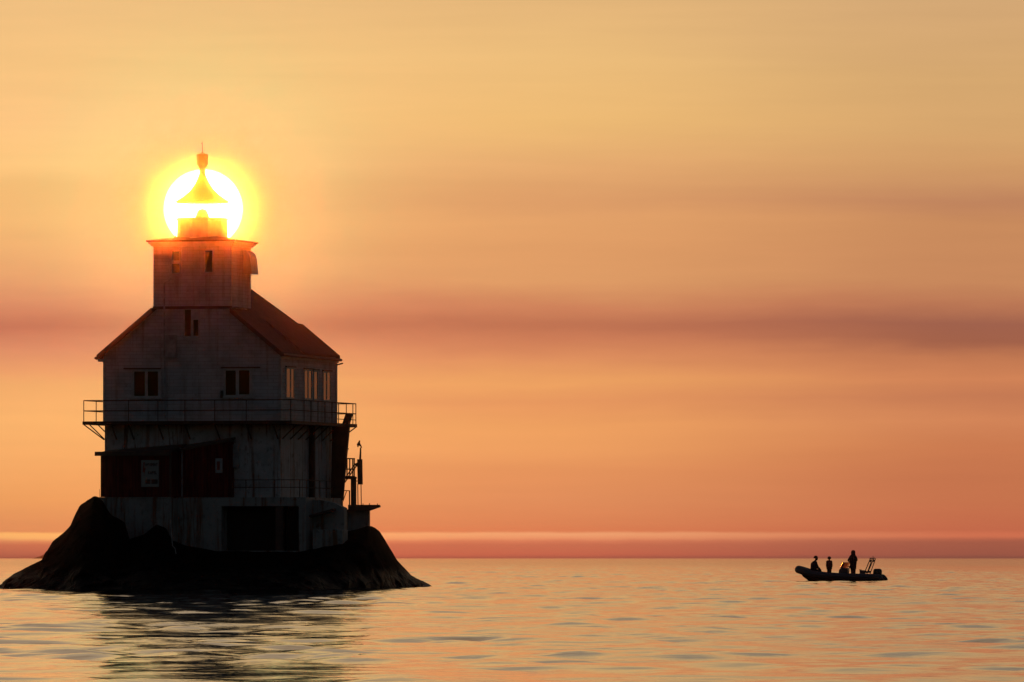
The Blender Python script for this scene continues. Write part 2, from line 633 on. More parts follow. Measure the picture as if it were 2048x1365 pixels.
# upper storey with front and rear gable
gz = lambda a: RIDGE - 0.16 - abs(a) * SL
mb = MB()
poly = [(-HALF, 0, Z_FLOOR - 0.05), (HALF, 0, Z_FLOOR - 0.05), (HALF, 0, gz(HALF)), (0, 0, gz(0)), (-HALF, 0, gz(HALF))]
mb.prism(poly, (0, 3.4, 0))
kb = 2.6
poly = [(-HALF, 3.4, Z_FLOOR - 0.05), (HALF, 3.4, Z_FLOOR - 0.05), (HALF, 3.4, gz(HALF)), (kb, 3.4, gz(kb) - 0.12), (0, 3.4, RIDGE - 0.68), (-kb, 3.4, gz(kb) - 0.12), (-HALF, 3.4, gz(HALF))]
mb.prism(poly, (0, DEPTH - 3.4, 0))
hb(mb, 'upper_wall', M['wall'])
# corner boards
for (a, b) in ((HALF, 0), (-HALF, 0), (HALF, DEPTH), (-HALF, DEPTH)):
    hb(MB().box(a - 0.07, a + 0.07, b - 0.06, b + 0.06, Z_FLOOR + 0.0, gz(HALF) - 0.1), 'corner_board', M['trim'])

# roof: near half, and a rear half that lies one layer higher with a bent top
OV = 0.34


def roof_half(sgn, b0, b1, lift, bend, inner=0.0):
    T = 0.13
    e = HALF + (0.17 if sgn > 0 else 0.30)
    pts = [(sgn * e, RIDGE - e * SL + lift)]
    if bend:
        k = 2.65
        pts += [(sgn * k, RIDGE - k * SL + lift), (sgn * (k - 0.04), RIDGE - k * SL + lift - 0.10), (0, RIDGE - 0.42 + lift)]
    else:
        pts += [(sgn * inner, RIDGE - inner * SL + lift)]
    prof = [(x, b0, z) for x, z in pts] + [(x, b0, z - T) for x, z in reversed(pts)]
    return MB().prism(prof, (0, b1 - b0, 0))


TA0, TA1 = la(306), la(464)
TB = 3.13
roof = hb(roof_half(1, -OV, 3.4, 0.02, False, TA1 + 0.002), 'roof_slope', M['roof'])
hb(roof_half(-1, -OV, 3.4, 0.02, False, -TA0 + 0.002), 'roof_slope', M['roof'])
hb(roof_half(1, 3.4, DEPTH + 0.14, 0.09, True), 'roof_slope', M['roof'])
hb(roof_half(-1, 3.4, DEPTH + 0.14, 0.09, True), 'roof_slope', M['roof'])
# verge boards on the front and rear gable
for b in (-OV - 0.03, DEPTH + 0.14):
    for sgn in (-1, 1):
        e = HALF + (0.17 if sgn > 0 else 0.30)
        i_ = 2.66 if b > 0 else (TA1 + 0.002 if sgn > 0 else -TA0 + 0.002)
        pr = [(sgn * i_, b, RIDGE + 0.05 - i_ * SL), (sgn * e, b, RIDGE + 0.05 - e * SL), (sgn * e, b, RIDGE - 0.20 - e * SL), (sgn * i_, b, RIDGE - 0.20 - i_ * SL)]
        hb(MB().prism(pr, (0, 0.03, 0)), 'verge_board', M['verge'])
# eaves: soffit box and gutter
for sgn in (-1, 1):
    e = HALF + (0.17 if sgn > 0 else 0.30)
    ze = RIDGE - e * SL
    mb = MB().box(min(sgn * HALF, sgn * (e - 0.04)), max(sgn * HALF, sgn * (e - 0.04)), -OV + 0.05, DEPTH + 0.14 - 0.05, ze - 0.27, ze - 0.15)
    hb(mb, 'soffit', M['trim'])
    mb = MB().tube([(sgn * (e + 0.05), -OV, ze - 0.10), (sgn * (e + 0.05), DEPTH + 0.14 + 0.05, ze - 0.13)], 0.07, 8)
    hb(mb, 'gutter', M['verge'], smooth=True)
hb(MB().tube([(HALF, DEPTH - 0.02, lz(731, HALF, DEPTH)), (HALF + 0.34, DEPTH + 0.1, lz(727, HALF, DEPTH))], 0.035, 8), 'spout', M['iron'])

# tower
TA0, TA1 = la(306), la(464)
TB = 3.13
ZT0, ZT1 = lz(614), lz(493)
ZC = lz(480)
hb(MB().box(TA0, TA1, -0.05, TB, ZT0, ZT1 + 0.02), 'tower_wall', M['wall'])
hb(MB().box(TA0 - 0.02, TA1 + 0.02, -0.09, -0.051, ZT0 - 0.10, ZT0 + 0.03), 'flashing', M['verge'])
oc = 0.10
mb = MB().box(TA0 - oc, TA1 + oc, -0.05 - oc, TB + oc, ZT1 + 0.02, ZT1 + 0.12)
hb(mb, 'cornice', M['trim'])
oc = 0.20
hb(MB().box(TA0 - oc, TA1 + oc, -0.05 - oc, TB + oc, ZT1 + 0.12, ZT1 + 0.22), 'cornice', M['trim'])
oc = 0.28
cxa, cyb = (TA0 + TA1) / 2, TB / 2 - 0.025
hw, hd = (TA1 - TA0) / 2 + oc, TB / 2 + 0.025 + oc


def frustum(z0, z1, s0, s1):
    r0 = [(cxa - hw * s0, cyb - hd * s0, z0), (cxa + hw * s0, cyb - hd * s0, z0), (cxa + hw * s0, cyb + hd * s0, z0), (cxa - hw * s0, cyb + hd * s0, z0)]
    r1 = [(cxa - hw * s1, cyb - hd * s1, z1), (cxa + hw * s1, cyb - hd * s1, z1), (cxa + hw * s1, cyb + hd * s1, z1), (cxa - hw * s1, cyb + hd * s1, z1)]
    return [r0, r1]


mb = MB().loft(frustum(ZT1 + 0.22, ZT1 + 0.30, 1, 1))
mb.loft(frustum(ZT1 + 0.30, ZT1 + 0.50, 0.985, 0.45))
hb(mb, 'tower_roof', M['verge'])
hb(MB().tube([(cxa - 1.28, cyb - 0.2, ZT1 + 0.36), (cxa - 1.28, cyb - 0.2, ZT1 + 0.62)], 0.018, 6), 'finial', M['iron'])

# lantern
LC = (cxa, cyb)
lzz = lambda py: lz(py, cxa, cyb)
mb = MB().lathe([(1.30, ZT1 + 0.30), (1.30, ZT1 + 0.42), (1.22, ZT1 + 0.44), (1.20, lzz(441)), (1.27, lzz(440)), (1.27, lzz(437)), (1.1, lzz(437))], LC, 10, 0.2)
hb(mb, 'lantern_parapet', M['trim'])
gz0, gz1 = lzz(437), lzz(404)
mb = MB()
n8 = 10
for k in range(n8):
    a0, a1 = 2 * math.pi * k / n8 + 0.2, 2 * math.pi * (k + 1) / n8 + 0.2
    r_ = 1.16
    mb.quad((LC[0] + r_ * math.cos(a0), LC[1] + r_ * math.sin(a0), gz0), (LC[0] + r_ * math.cos(a1), LC[1] + r_ * math.sin(a1), gz0),
            (LC[0] + r_ * math.cos(a1), LC[1] + r_ * math.sin(a1), gz1), (LC[0] + r_ * math.cos(a0), LC[1] + r_ * math.sin(a0), gz1))
lantern = hb(mb, 'lantern_glazing', M['glazing'])
for k in range(n8):
    a0 = 2 * math.pi * k / n8 + 0.2
    p = Vector((LC[0] + 1.17 * math.cos(a0), LC[1] + 1.17 * math.sin(a0), 0))
    MB().tube([p + Vector((0, 0, gz0)), p + Vector((0, 0, gz1))], 0.010, 6).build('glazing_bar', M['iron'], lantern, house_o)
prof = [(1.25, lzz(406)), (1.28, lzz(404.5)), (1.28, lzz(402.5)), (1.12, lzz(399)), (0.84, lzz(391)), (0.56, lzz(380)), (0.36, lzz(368)), (0.24, lzz(358)), (0.17, lzz(350)), (0.14, lzz(347))]
lroof = hb(MB().lathe(prof, LC, 32), 'lantern_roof', M['tin'], smooth=True)
prof = [(0.14, lzz(348)), (0.14, lzz(337)), (0.20, lzz(333)), (0.265, lzz(329)), (0.27, lzz(310)), (0.28, lzz(309)), (0.05, lzz(306)), (0.03, lzz(304))]
vent = hb(MB().lathe(prof, LC, 8, 0.3), 'ventilator', M['tin'])
mb = MB().tube([(LC[0], LC[1], lzz(305)), (LC[0] - 0.01, LC[1], lzz(283))], [0.022, 0.009], 6)
mb.prism([(LC[0] - 0.01, LC[1], lzz(289)), (LC[0] - 0.03, LC[1], lzz(288)), (LC[0] - 0.055, LC[1], lzz(286.8)), (LC[0] - 0.01, LC[1], lzz(285.2))], (0, 0.02, 0))
mb.build('lightning_rod', M['iron'], vent, house_o)
mb = MB().tube([(LC[0] - 0.28, LC[1], lzz(310)), (LC[0] - 0.45, LC[1], lzz(328)), (LC[0] - 0.75, LC[1], lzz(372))], 0.005, 5)
mb.build('stay_wire', M['iron'], vent, house_o)
prof = [(0.34, ZT1 + 0.4), (0.34, lzz(437)), (0.30, lzz(431)), (0.24, lzz(425)), (0.20, lzz(421)), (0.10, lzz(418.5)), (0.02, lzz(418))]
hb(MB().lathe(prof, LC, 20), 'lamp_lens', M['lens'], smooth=True)

# fog-signal hood on the tower's right face
hp = [(TA1, lz(502, TA1, 2.5)), (TA1 + 0.14, lz(503, TA1, 2.5)), (TA1 + 0.27, lz(509, TA1, 2.5)), (TA1 + 0.33, lz(516, TA1, 2.5)), (TA1 + 0.42, lz(549, TA1, 2.5)),
      (TA1 + 0.39, lz(549, TA1, 2.5)), (TA1 + 0.30, lz(517, TA1, 2.5)), (TA1 + 0.23, lz(511, TA1, 2.5)), (TA1 + 0.12, lz(506, TA1, 2.5)), (TA1, lz(505, TA1, 2.5))]
mb = MB().prism([(x, 1.9, z) for x, z in hp], (0, 1.05, 0))
cheek = [(x, z) for x, z in hp[:5]] + [(TA1, lz(549, TA1, 2.5))]
mb.prism([(x, 1.87, z) for x, z in cheek], (0, 0.03, 0))
mb.prism([(x, 2.95, z) for x, z in cheek], (0, 0.03, 0))
hb(mb, 'hood', M['trim'])


# windows: a frame with its glass behind it
def window_front(x0, x1, y0, y1, panes, b=0.0, sill=True, frame_w=0.07, head=None):
    """panes: list of pixel rectangles on the front plane b"""
    a0, a1, z0, z1 = la(x0, b), la(x1, b), lz(y1), lz(y0)
    mb = MB()
    cuts = [(la(p[0], b), la(p[1], b), lz(p[3]), lz(p[2])) for p in panes]
    # frame as bars around each pane
    xs = sorted(set([a0, a1] + [c for q in cuts for c in q[:2]]))
    zs = sorted(set([z0, z1] + [c for q in cuts for c in q[2:]]))
    for i in range(len(xs) - 1):
        for j in range(len(zs) - 1):
            mx_, mz_ = (xs[i] + xs[i + 1]) / 2, (zs[j] + zs[j + 1]) / 2
            if any(q[0] < mx_ < q[1] and q[2] < mz_ < q[3] for q in cuts):
                continue
            mb.box(xs[i], xs[i + 1], b - 0.05, b + 0.02, zs[j], zs[j + 1])
    fr_ = hb(mb, 'window', M['trim'])
    g = MB()
    for q in cuts:
        g.box(q[0] - 0.01, q[1] + 0.01, b - 0.018, b + 0.015, q[2] - 0.01, q[3] + 0.01)
    g.build('pane', M['pane'], fr_, house_o)
    if sill:
        MB().box(a0 - 0.08, a1 + 0.08, b - 0.10, b - 0.051, z0 - 0.05, z0 + 0.02).build('sill', M['trim'], fr_, house_o)
    if head:
        MB().box(la(head[0], b), la(head[1], b), b - 0.09, b - 0.051, z1 - 0.01, z1 + 0.05).build('head_shade_strip', M['verge'], fr_, house_o)  # dark strip stands for the shadow line along the frame head
    return fr_


window_front(339, 363, 499, 550, [(343.5, 359.5, 502.5, 521.5), (343.5, 359.5, 527.5, 546)], -0.05)
window_front(406, 429, 499, 547, [(410, 425.5, 502, 545)], -0.05)
window_front(366, 400, 617, 680, [(369.5, 382, 620, 673), (386.5, 397, 640, 672)], 0.0)
window_front(262, 321, 738, 796, [(267, 289, 743, 792), (294.5, 315.5, 743, 792)], 0.0, head=(246, 322))
window_front(448, 505, 737, 795, [(452, 472.5, 742, 791), (479, 500, 742, 790)], 0.0, head=(443, 522))


def window_side(x0, x1, y0, y1, splits):
    A = HALF
    b0, b1 = lb(x0), lb(x1)
    bm_ = (b0 + b1) / 2
    z0, z1 = lz(y1, A, bm_), lz(y0, A, bm_)
    mb = MB()
    zz0, zz1 = z0 + 0.07, z1 - 0.08
    edges = [b0 + 0.08] + [lb(s) for s in splits] + [b1 - 0.08]
    for (q0, q1) in ((b0, b0 + 0.08), (b1 - 0.08, b1)):
        mb.box(A - 0.02, A + 0.035, q0, q1, z0, z1)
    for s in splits:
        mb.box(A - 0.02, A + 0.03, lb(s) - 0.06, lb(s) + 0.06, zz0, zz1)
    mb.box(A - 0.02, A + 0.035, b0 + 0.08, b1 - 0.08, z0, zz0)
    mb.box(A - 0.02, A + 0.035, b0 + 0.08, b1 - 0.08, zz1, z1)
    fr_ = hb(mb, 'window', M['trim'])
    MB().box(A - 0.015, A + 0.012, b0 + 0.05, b1 - 0.05, zz0 - 0.02, zz1 + 0.02).build('pane', M['pane'], fr_, house_o)
    MB().box(A - 0.01, A + 0.09, b0 - 0.08, b1 + 0.08, z1 + 0.002, z1 + 0.05).build('head_shade_strip', M['verge'], fr_, house_o)  # repeats the dark shadow strip of the front windows
    return fr_


window_side(571.5, 587, 735, 798, [580])
window_side(604.5, 619, 739, 800, [612])
window_side(622, 630, 741, 801, [])
window_side(639.5, 654, 743, 803, [646.5])

# downpipe and pale cabinet on the gable wall
hb(MB().tube([(la(343) , -0.12, lz(556)), (la(338), -0.12, lz(562)), (la(329), -0.12, lz(566)), (la(329), -0.12, lz(716))], 0.04, 8).tube([(la(329), -0.06, lz(716)), (la(330), -0.06, lz(838))], 0.035, 8), 'downpipe', M['box'])
hb(MB().box(la(332), la(353), -0.16, -0.01, lz(716), lz(670)), 'cabinet', M['box'])
hb(MB().box(la(443), la(447), -0.16, -0.01, lz(797), lz(782)), 'wall_lamp', M['black'])
hb(MB().box(la(461), la(480), -0.22, -0.01, lz(936), lz(890)), 'meter_box', M['box'])
# heavy pilaster pipe on the lower right wall, brown with rust
hb(MB().tube([(HALF + 0.12, lb(615), Z_BASE - 0.1), (HALF + 0.12, lb(615), Z_FLOOR - 0.1)], 0.16, 12), 'drainpipe', M['iron'], smooth=True)

# balcony round the house
OA, OB = 0.82, 0.92
balcony = hb(MB().box(-HALF - OA, HALF + OA, -OB, 0.0, Z_FLOOR - 0.16, Z_FLOOR)
             .box(HALF, HALF + OA, 0.002, DEPTH, Z_FLOOR - 0.16, Z_FLOOR)
             .box(-HALF - OA, -HALF, 0.002, DEPTH, Z_FLOOR - 0.16, Z_FLOOR)
             .box(-HALF - OA, HALF + OA, DEPTH + 0.002, DEPTH + OB, Z_FLOOR - 0.16, Z_FLOOR), 'balcony', M['iron'])
ea, eb0, eb1 = HALF + OA - 0.05, -OB + 0.05, DEPTH + OB - 0.05
ZR = Z_FLOOR + 0.99
ZM = Z_FLOOR + 0.50
ring = [(-ea, eb0), (ea, eb0), (ea, eb1), (-ea, eb1), (-ea, eb0)]
for z in (ZR, ZM):
    for p, q in zip(ring, ring[1:]):
        MB().tube([(p[0], p[1], z), (q[0], q[1], z)], 0.024, 8).build('rail', M['iron'], balcony, house_o, smooth=True)
posts = [(-ea, eb0), (ea, eb0)] + [(la(px, eb0), eb0) for px in (257, 316.5, 371, 431, 494.5)]
side = [lb(px, ea) for px in (608, 620.5, 633.5, 646.5, 659.5, 672, 686.5, 699)] + [eb1]
posts += [(ea, b) for b in side]
posts += [(-ea, b) for b in (1.05, 2.3, 3.9, 5.6, 7.4, eb1)]
posts += [(-3.2, eb1), (-1.4, eb1), (0.4, eb1), (2.2, eb1), (3.9, eb1)]
for (a, b) in posts:
    MB().tube([(a, b, Z_FLOOR - 0.02), (a, b, ZR)], 0.022, 8).build('post', M['iron'], balcony, house_o, smooth=True)
MB().tube([(ea, 7.0, Z_FLOOR + 0.2), (ea, eb1, Z_FLOOR + 0.2)], 0.018, 8).build('rail', M['iron'], balcony, house_o)
for px in (222, 257, 316.5, 371, 431, 494.5, 548):
    a = la(px, eb0)
    MB().bar((a, eb0, Z_FLOOR - 0.15), (a, -0.02, Z_FLOOR - 0.85), 0.05).build('bracket', M['iron'], balcony, house_o)
for b in (0.25, 1.6, 2.9, 4.2, 5.6, 7.0, 8.4):
    MB().bar((ea, b, Z_FLOOR - 0.15), (HALF + 0.02, b, Z_FLOOR - 0.85), 0.05).build('bracket', M['iron'], balcony, house_o)
    MB().bar((-ea, b - 0.2, Z_FLOOR - 0.15), (-HALF - 0.02, b - 0.2, Z_FLOOR - 0.85), 0.045).build('bracket', M['iron'], balcony, house_o)
MB().bar((-ea, eb0, Z_FLOOR - 0.15), (-HALF - 0.02, -0.02, Z_FLOOR - 0.87), 0.045).build('bracket', M['iron'], balcony, house_o)
MB().bar((ea, eb1, Z_FLOOR - 0.15), (HALF + 0.02, DEPTH, Z_FLOOR - 0.87), 0.045).build('bracket', M['iron'], balcony, house_o)

# ------------------------------------------------------------------ leaning boat chute behind the right rear corner
cb = 8.1
ca = lambda px: la(px, cb)
cz = lambda py: lz(py, 5, cb)
ch_o = Vector((HALF + 0.2, cb, Z_BASE))
chute = thing('chute', 'tall dark rusty leaning chute against the right wall below the balcony', 'chute', ch_o)
mb = MB().prism([(ca(655), cb, cz(1000)), (ca(679), cb, cz(1002)), (ca(684), cb, cz(940)), (ca(692.5), cb, cz(851)), (ca(658), cb, cz(851))], (0, 0.22, 0))
mb.build('shaft', M['iron'], chute, ch_o)
mb = MB().prism([(ca(675), cb + 0.25, cz(849)), (ca(688), cb + 0.25, cz(849)), (ca(694), cb + 0.25, cz(829)), (ca(691), cb + 0.25, cz(826.5)), (ca(685), cb + 0.25, cz(827.5)), (ca(682), cb + 0.25, cz(829))], (0, 0.3, 0))
mb.build('top_flap', M['iron'], chute, ch_o)
mb = MB().box(ca(687), ca(689), cb + 0.2, cb + 0.26, cz(899.5), cz(897))
mb.build('bolt', M['iron'], chute, ch_o)

# ------------------------------------------------------------------ concrete foundation
BF = -1.0             # front plane of the main block
BL = -2.1             # front plane of the block under the shed
fo = Vector((0, 0, 1.0))
found = thing('foundation', 'stained grey concrete foundation with wide dark boathouse opening under the lighthouse', 'foundation', fo)
ZD = lz(1013, 0, BF)
aL, aS = la(203, BL), la(345, BL)
d0, d1 = la(445, BF), la(600, BF)
aR = la(614, BF)
mb = MB()
mb.box(aL, aS, BL, 5.0, 0.2, Z_BASE - 0.05)
mb.box(aL - 0.04, aS + 0.04, BL - 0.05, BL + 0.3, Z_BASE - 0.05, Z_BASE - 0.01)
mb.box(aS, d0, BF, 5.0, 0.2, Z_BASE - 0.02)
mb.box(d0, d1, BF, 2.4, ZD, Z_BASE - 0.02)
mb.box(d1, aR, BF, 5.0, 0.2, Z_BASE - 0.02)
mb.box(d0, d1, 2.4, 5.0, 0.2, Z_BASE - 0.02)
mb.box(d0, d1, BF - 0.02, 2.4, 0.2, lz(1102, 0, BF))
mb.box(-HALF, aS, 5.0, DEPTH + 0.3, 0.2, Z_BASE - 0.03)
mb.box(aS, HALF + 0.25, 5.0, DEPTH + 0.3, 0.2, Z_BASE - 0.03)
mb.build('concrete_wall', M['concrete'], found, fo)
MB().box(la(553, BF), la(567, BF), BF + 0.05, BF + 0.4, lz(1103, 0, BF), ZD).build('pillar', M['verge'], found, fo)
MB().box(d0 + 0.02, la(553, BF), BF + 0.9, BF + 0.96, lz(1103, 0, BF), ZD - 0.02).build('opening_dark_sheet', M['dark'], found, fo)  # near-black sheet standing in for the darkness inside the opening
MB().box(la(567, BF), d1 - 0.02, BF + 0.7, BF + 0.76, lz(1103, 0, BF), ZD - 0.02).build('opening_dark_sheet', M['dark'], found, fo)  # second sheet of painted darkness, right of the pillar
MB().prism([(la(618, -0.4), -0.4, lz(1036)), (la(618, -0.4), -0.4, lz(1032)), (la(668, -0.4), -0.4, lz(1018)), (la(668, -0.4), -0.4, lz(1023))], (0, 0.5, 0)).build('ledge', M['verge'], found, fo)
MB().prism([(aR, 0.2, 0.5), (la(690, 0.2), 0.2, 0.5), (la(690, 0.2), 0.2, lz(1017)), (la(668, 0.2), 0.2, lz(1006)), (la(640, 0.2), 0.2, lz(1001)), (aR, 0.2, lz(1000))], (0, 0.5, 0)).build('side_wall', M['concrete'], found, fo)
MB().box(la(627, -0.6), la(687, -0.6), -0.6, 0.35, 0.6, lz(1060)).build('concrete_block', M['concrete'], found, fo, bevel=0.04)
# low railing along the foundation edge
zr0, zr1, zr2 = Z_BASE - 0.02, lz(976), lz(961)
rb = BF + 0.12
xr = [la(p, rb) for p in (466, 494, 552, 602)]
rl = MB()
for z in (zr1, zr2):
    rl.tube([(xr[0], rb, z), (xr[-1], rb, z)], 0.02, 6)
    rl.tube([(xr[-1], rb, z), (xr[-1], 4.6, z - 0.02)], 0.02, 6)
rail_o = rl.build('railing', M['iron'], found, fo)
for a in xr:
    MB().tube([(a, rb, zr0), (a, rb, zr2)], 0.024, 6).build('post', M['iron'], rail_o, fo)
for b in (0.3, 1.4, 2.5, 3.6, 4.6):
    MB().tube([(xr[-1], b, zr0), (xr[-1], b, zr2)], 0.024, 6).build('post', M['iron'], rail_o, fo)

# ------------------------------------------------------------------ red lean-to shed
so = Vector((la(275, BL), BL, Z_BASE))
shed = thing('shed', 'low dark red boarded lean-to shed against the front of the white house', 'shed', so)
sa0, sa1, sa2 = aL, aS, la(458, BF)
ztop = lambda px: lz(912 + (px - 195) * (879 - 912) / (455 - 195))
za, zb_ = lz(913), lz(896)
mb = MB().prism([(sa0, BL + 0.03, Z_BASE), (sa1, BL + 0.03, Z_BASE), (sa1, BL + 0.03, lz(905)), (sa0, BL + 0.03, lz(913))], (0, -BL - 0.04, 0))
mb.prism([(sa1 + 0.001, BF + 0.03, Z_BASE), (sa2, BF + 0.03, Z_BASE), (sa2, BF + 0.03, lz(884)), (sa1 + 0.001, BF + 0.03, lz(904))], (0, -BF - 0.04, 0))
mb.build('wall', M['red'], shed, so)
mb = MB()
top = [(sa0 - 0.22, BL - 0.22, lz(913)), (sa1 + 0.12, BL - 0.22, lz(906)), (sa1 + 0.12, -0.005, lz(893)), (sa0 - 0.22, -0.005, lz(905))]
mb.prism(top, (0, 0, 0.12))
top = [(sa1 + 0.121, BF - 0.15, lz(903)), (sa2 + 0.08, BF - 0.15, lz(885)), (sa2 + 0.08, -0.005, lz(879)), (sa1 + 0.121, -0.005, lz(894))]
mb.prism(top, (0, 0, 0.10))
mb.box(sa0 - 0.2, sa1 + 0.1, BL - 0.26, BL - 0.221, lz(913), lz(913) + 0.2)
mb.build('roof', M['verge'], shed, so)
MB().tube([(la(366, BF) , BF - 0.05, Z_BASE), (la(366, BF), BF - 0.05, lz(899)), (la(362, BF), BF - 0.05, lz(897))], 0.032, 8).build('downpipe', M['box'], shed, so)
MB().box(sa1 - 0.08, sa1 + 0.012, BL - 0.0, BL + 0.1, Z_BASE, lz(908)).build('corner_board', M['verge'], shed, so)

# warning sign on the shed
b_s = BL - 0.012
wo = Vector((la(303, b_s), b_s, lz(975)))
sgn_t = thing('warning_sign', 'white rectangular high voltage warning sign with dark lettering on the red shed', 'sign', wo)
MB().box(la(285.5, b_s), la(321, b_s), b_s - 0.015, b_s + 0.03, lz(975), lz(921.5)).build('plate', M['sign'], sgn_t, wo)


def text(body, size, a, z, b, mat, parent, origin, name='lettering', sx=1.0):
    cu = bpy.data.curves.new(name, 'FONT')
    cu.body = body
    cu.size = size
    cu.align_x = 'CENTER'
    cu.align_y = 'CENTER'
    cu.extrude = 0.004
    cu.offset = 0.008
    ob = bpy.data.objects.new(name, cu)
    COL.objects.link(ob)
    dg = bpy.context.evaluated_depsgraph_get()
    me = bpy.data.meshes.new_from_object(ob.evaluated_get(dg))
    bpy.data.objects.remove(ob)
    me.materials.clear()
    me.materials.append(mat)
    o2 = bpy.data.objects.new(name, me)
    COL.objects.link(o2)
    o2.parent = parent
    o2.location = Vector((a, b, z)) - Vector(origin)
    o2.rotation_euler = (R(90), 0, 0)
    o2.scale = (sx, 1, 1)
    return o2


bs2 = b_s - 0.017
text('HØYSPENT', 0.17, la(306, b_s), lz(931), bs2, M['ink'], sgn_t, wo, sx=0.72)
text('KABEL', 0.20, la(308, b_s), lz(947), bs2, M['ink'], sgn_t, wo, sx=0.75)
MB().box(la(294, b_s), la(304, b_s), bs2 - 0.003, bs2 + 0.001, lz(969), lz(960)).box(la(306, b_s), la(319, b_s), bs2 - 0.003, bs2 + 0.001, lz(969), lz(960)).build('dark_panel', M['ink'], sgn_t, wo)
bolt = [(290, 926), (293, 926), (291.5, 938), (294.5, 937), (291, 957), (291.5, 945), (288.5, 946)]
MB().prism([(la(x, b_s), bs2, lz(y)) for x, y in bolt], (0, -0.004, 0)).build('lightning_bolt', M['redink'], sgn_t, wo)
b_s = BF + 0.018
wo = Vector((la(440, b_s), b_s, lz(947)))
sm = thing('notice_board', 'small faded white notice at the right end of the red shed', 'sign', wo)
MB().box(la(433, b_s), la(447, b_s), b_s - 0.02, b_s + 0.03, lz(947), lz(918)).build('plate', M['box'], sm, wo)
MB().box(la(436, b_s), la(442, b_s), b_s - 0.024, b_s - 0.019, lz(941), lz(924)).build('dark_panel', M['redink'], sm, wo)

# ------------------------------------------------------------------ landing stage on the right
yl = 396.0


def wp(px, py, Y=yl):
    return at(px, py, Y)


def wprism(pts, depth, Y=yl):
    return MB().prism([wp(x, y, Y) for x, y in pts], (0, depth, 0))


I4 = Matrix.Identity(4)
lo = wp(712, 1070)
land = thing('landing_stage', 'concrete landing stage with cantilevered slab on the right of the rock', 'landing stage', lo, frame=I4)
wprism([(684, 1100), (738, 1100), (738, 1019), (684, 1019)], 3.0).build('pier', M['concrete'], land, lo)
wprism([(696, 1010), (759, 1010), (760, 1014), (737, 1022), (696, 1022)], 2.6, yl - 0.4).build('slab', M['verge'], land, lo)
wprism([(701.5, 1011), (712.5, 1011), (712.5, 956), (701.5, 956)], 0.35, yl + 0.3).build('column', M['verge'], land, lo)
wprism([(670, 958.5), (710, 958.5), (712.5, 957), (712.5, 954), (708, 952.5), (670, 952)], 1.6, yl).build('upper_landing', M['iron'], land, lo)
for (bx, yy) in ((726, 1007.5), (739, 1007), (755, 1007.5)):
    wprism([(bx - 0.8, 1010.2), (bx + 0.8, 1010.2), (bx + 0.8, yy), (bx - 0.8, yy)], 0.06, yl).build('mooring_bolt', M['iron'], land, lo)
mb = MB()
rlg = MB()
for yy in (917.5, 938.5):
    for dd in (0.05, 1.5):
        rlg.tube([wp(684, yy, yl + dd), wp(709, yy + 0.4, yl + dd)], 0.034, 6)
    rlg.tube([wp(709, yy + 0.4, yl + 0.05), wp(709, yy + 0.4, yl + 1.5)], 0.034, 6)
rg_o = rlg.build('landing_railing', M['iron'], land, lo)
for px, dd in ((685.5, 0.05), (694, 1.5), (699.5, 0.05), (705.5, 1.5), (708.5, 0.05)):
    MB().tube([wp(px, 953, yl + dd), wp(px, 917.5, yl + dd)], 0.032, 6).build('post', M['iron'], rg_o, lo)
# little railing between wall and column
mb = MB().tube([wp(679, 981.5, yl + 0.6), wp(700, 982, yl + 0.6)], 0.024, 6).tube([wp(699, 982, yl + 0.6), wp(699, 1012, yl + 0.6)], 0.03, 6)
mb.tube([wp(693, 983, yl + 0.6), wp(686, 1003, yl + 0.6), wp(684, 1007, yl + 0.6), wp(680, 1009, yl + 0.6)], 0.024, 6).tube([wp(685, 1003, yl + 0.6), wp(685, 1018, yl + 0.6)], 0.026, 6)
mb.build('lower_railing', M['iron'], land, lo)

# steep steel stair
so2 = wp(660, 1012)
stair = thing('stair', 'steep narrow iron stair rising past the landing to the daymark board', 'stairs', so2, frame=I4)
ys = yl - 0.5
for (x0, y0, x1, y1) in ((655, 1008, 710.5, 927.5), (659, 1009.5, 713, 932)):
    MB().bar(wp(x0, y0, ys), wp(x1, y1, ys), 0.06, 0.055).build('stringer', M['iron'], stair, so2)
mb = MB()
for k in range(9):
    t = (k + 0.5) / 9
    p = wp(655 + 55.5 * t, 1008 - 80.5 * t, ys)
    q = wp(659 + 54 * t, 1009.5 - 77.5 * t, ys)
    mb.bar(p, q + Vector((0, 0.3, 0)), 0.02)
mb.build('tread', M['iron'], stair, so2)
wprism([(709, 928), (714.5, 925.5), (714.5, 934), (711, 933)], 0.1, ys).build('top_bracket', M['iron'], stair, so2)

# daymark post
po = wp(720, 1010)
dm = thing('daymark_post', 'narrow upright daymark board on thin legs with hooded lamp above landing slab', 'daymark', po, frame=I4)
yd = yl + 0.2
wprism([(714.2, 919), (724.8, 919), (725.6, 969.5), (715.2, 969.5)], 0.08, yd).build('board', M['board'], dm, po)
for x0, x1 in ((715.5, 716), (722, 722.6)):
    MB().tube([wp(x0, 968, yd + 0.1), wp(x1, 1010.5, yd + 0.1)], 0.022, 8).build('leg', M['iron'], dm, po)
MB().tube([wp(720.3, 920, yd + 0.1), wp(721, 905, yd + 0.1), wp(721.2, 896, yd + 0.1)], [0.055, 0.042, 0.035], 8).build('pole', M['iron'], dm, po)
MB().bar(wp(711, 962.5, yd + 0.04), wp(716, 962.5, yd + 0.04), 0.04).build('strut', M['iron'], dm, po)
lc = wp(718.3, 890, yd + 0.1)
mb = MB().tube([wp(720.0, 881.6, yd + 0.1), wp(719.0, 882.6, yd + 0.1), wp(718.2, 886, yd + 0.1), wp(717.2, 890.5, yd + 0.1), wp(716.9, 891.8, yd + 0.1)], [0.02, 0.045, 0.065, 0.095, 0.09], 12)
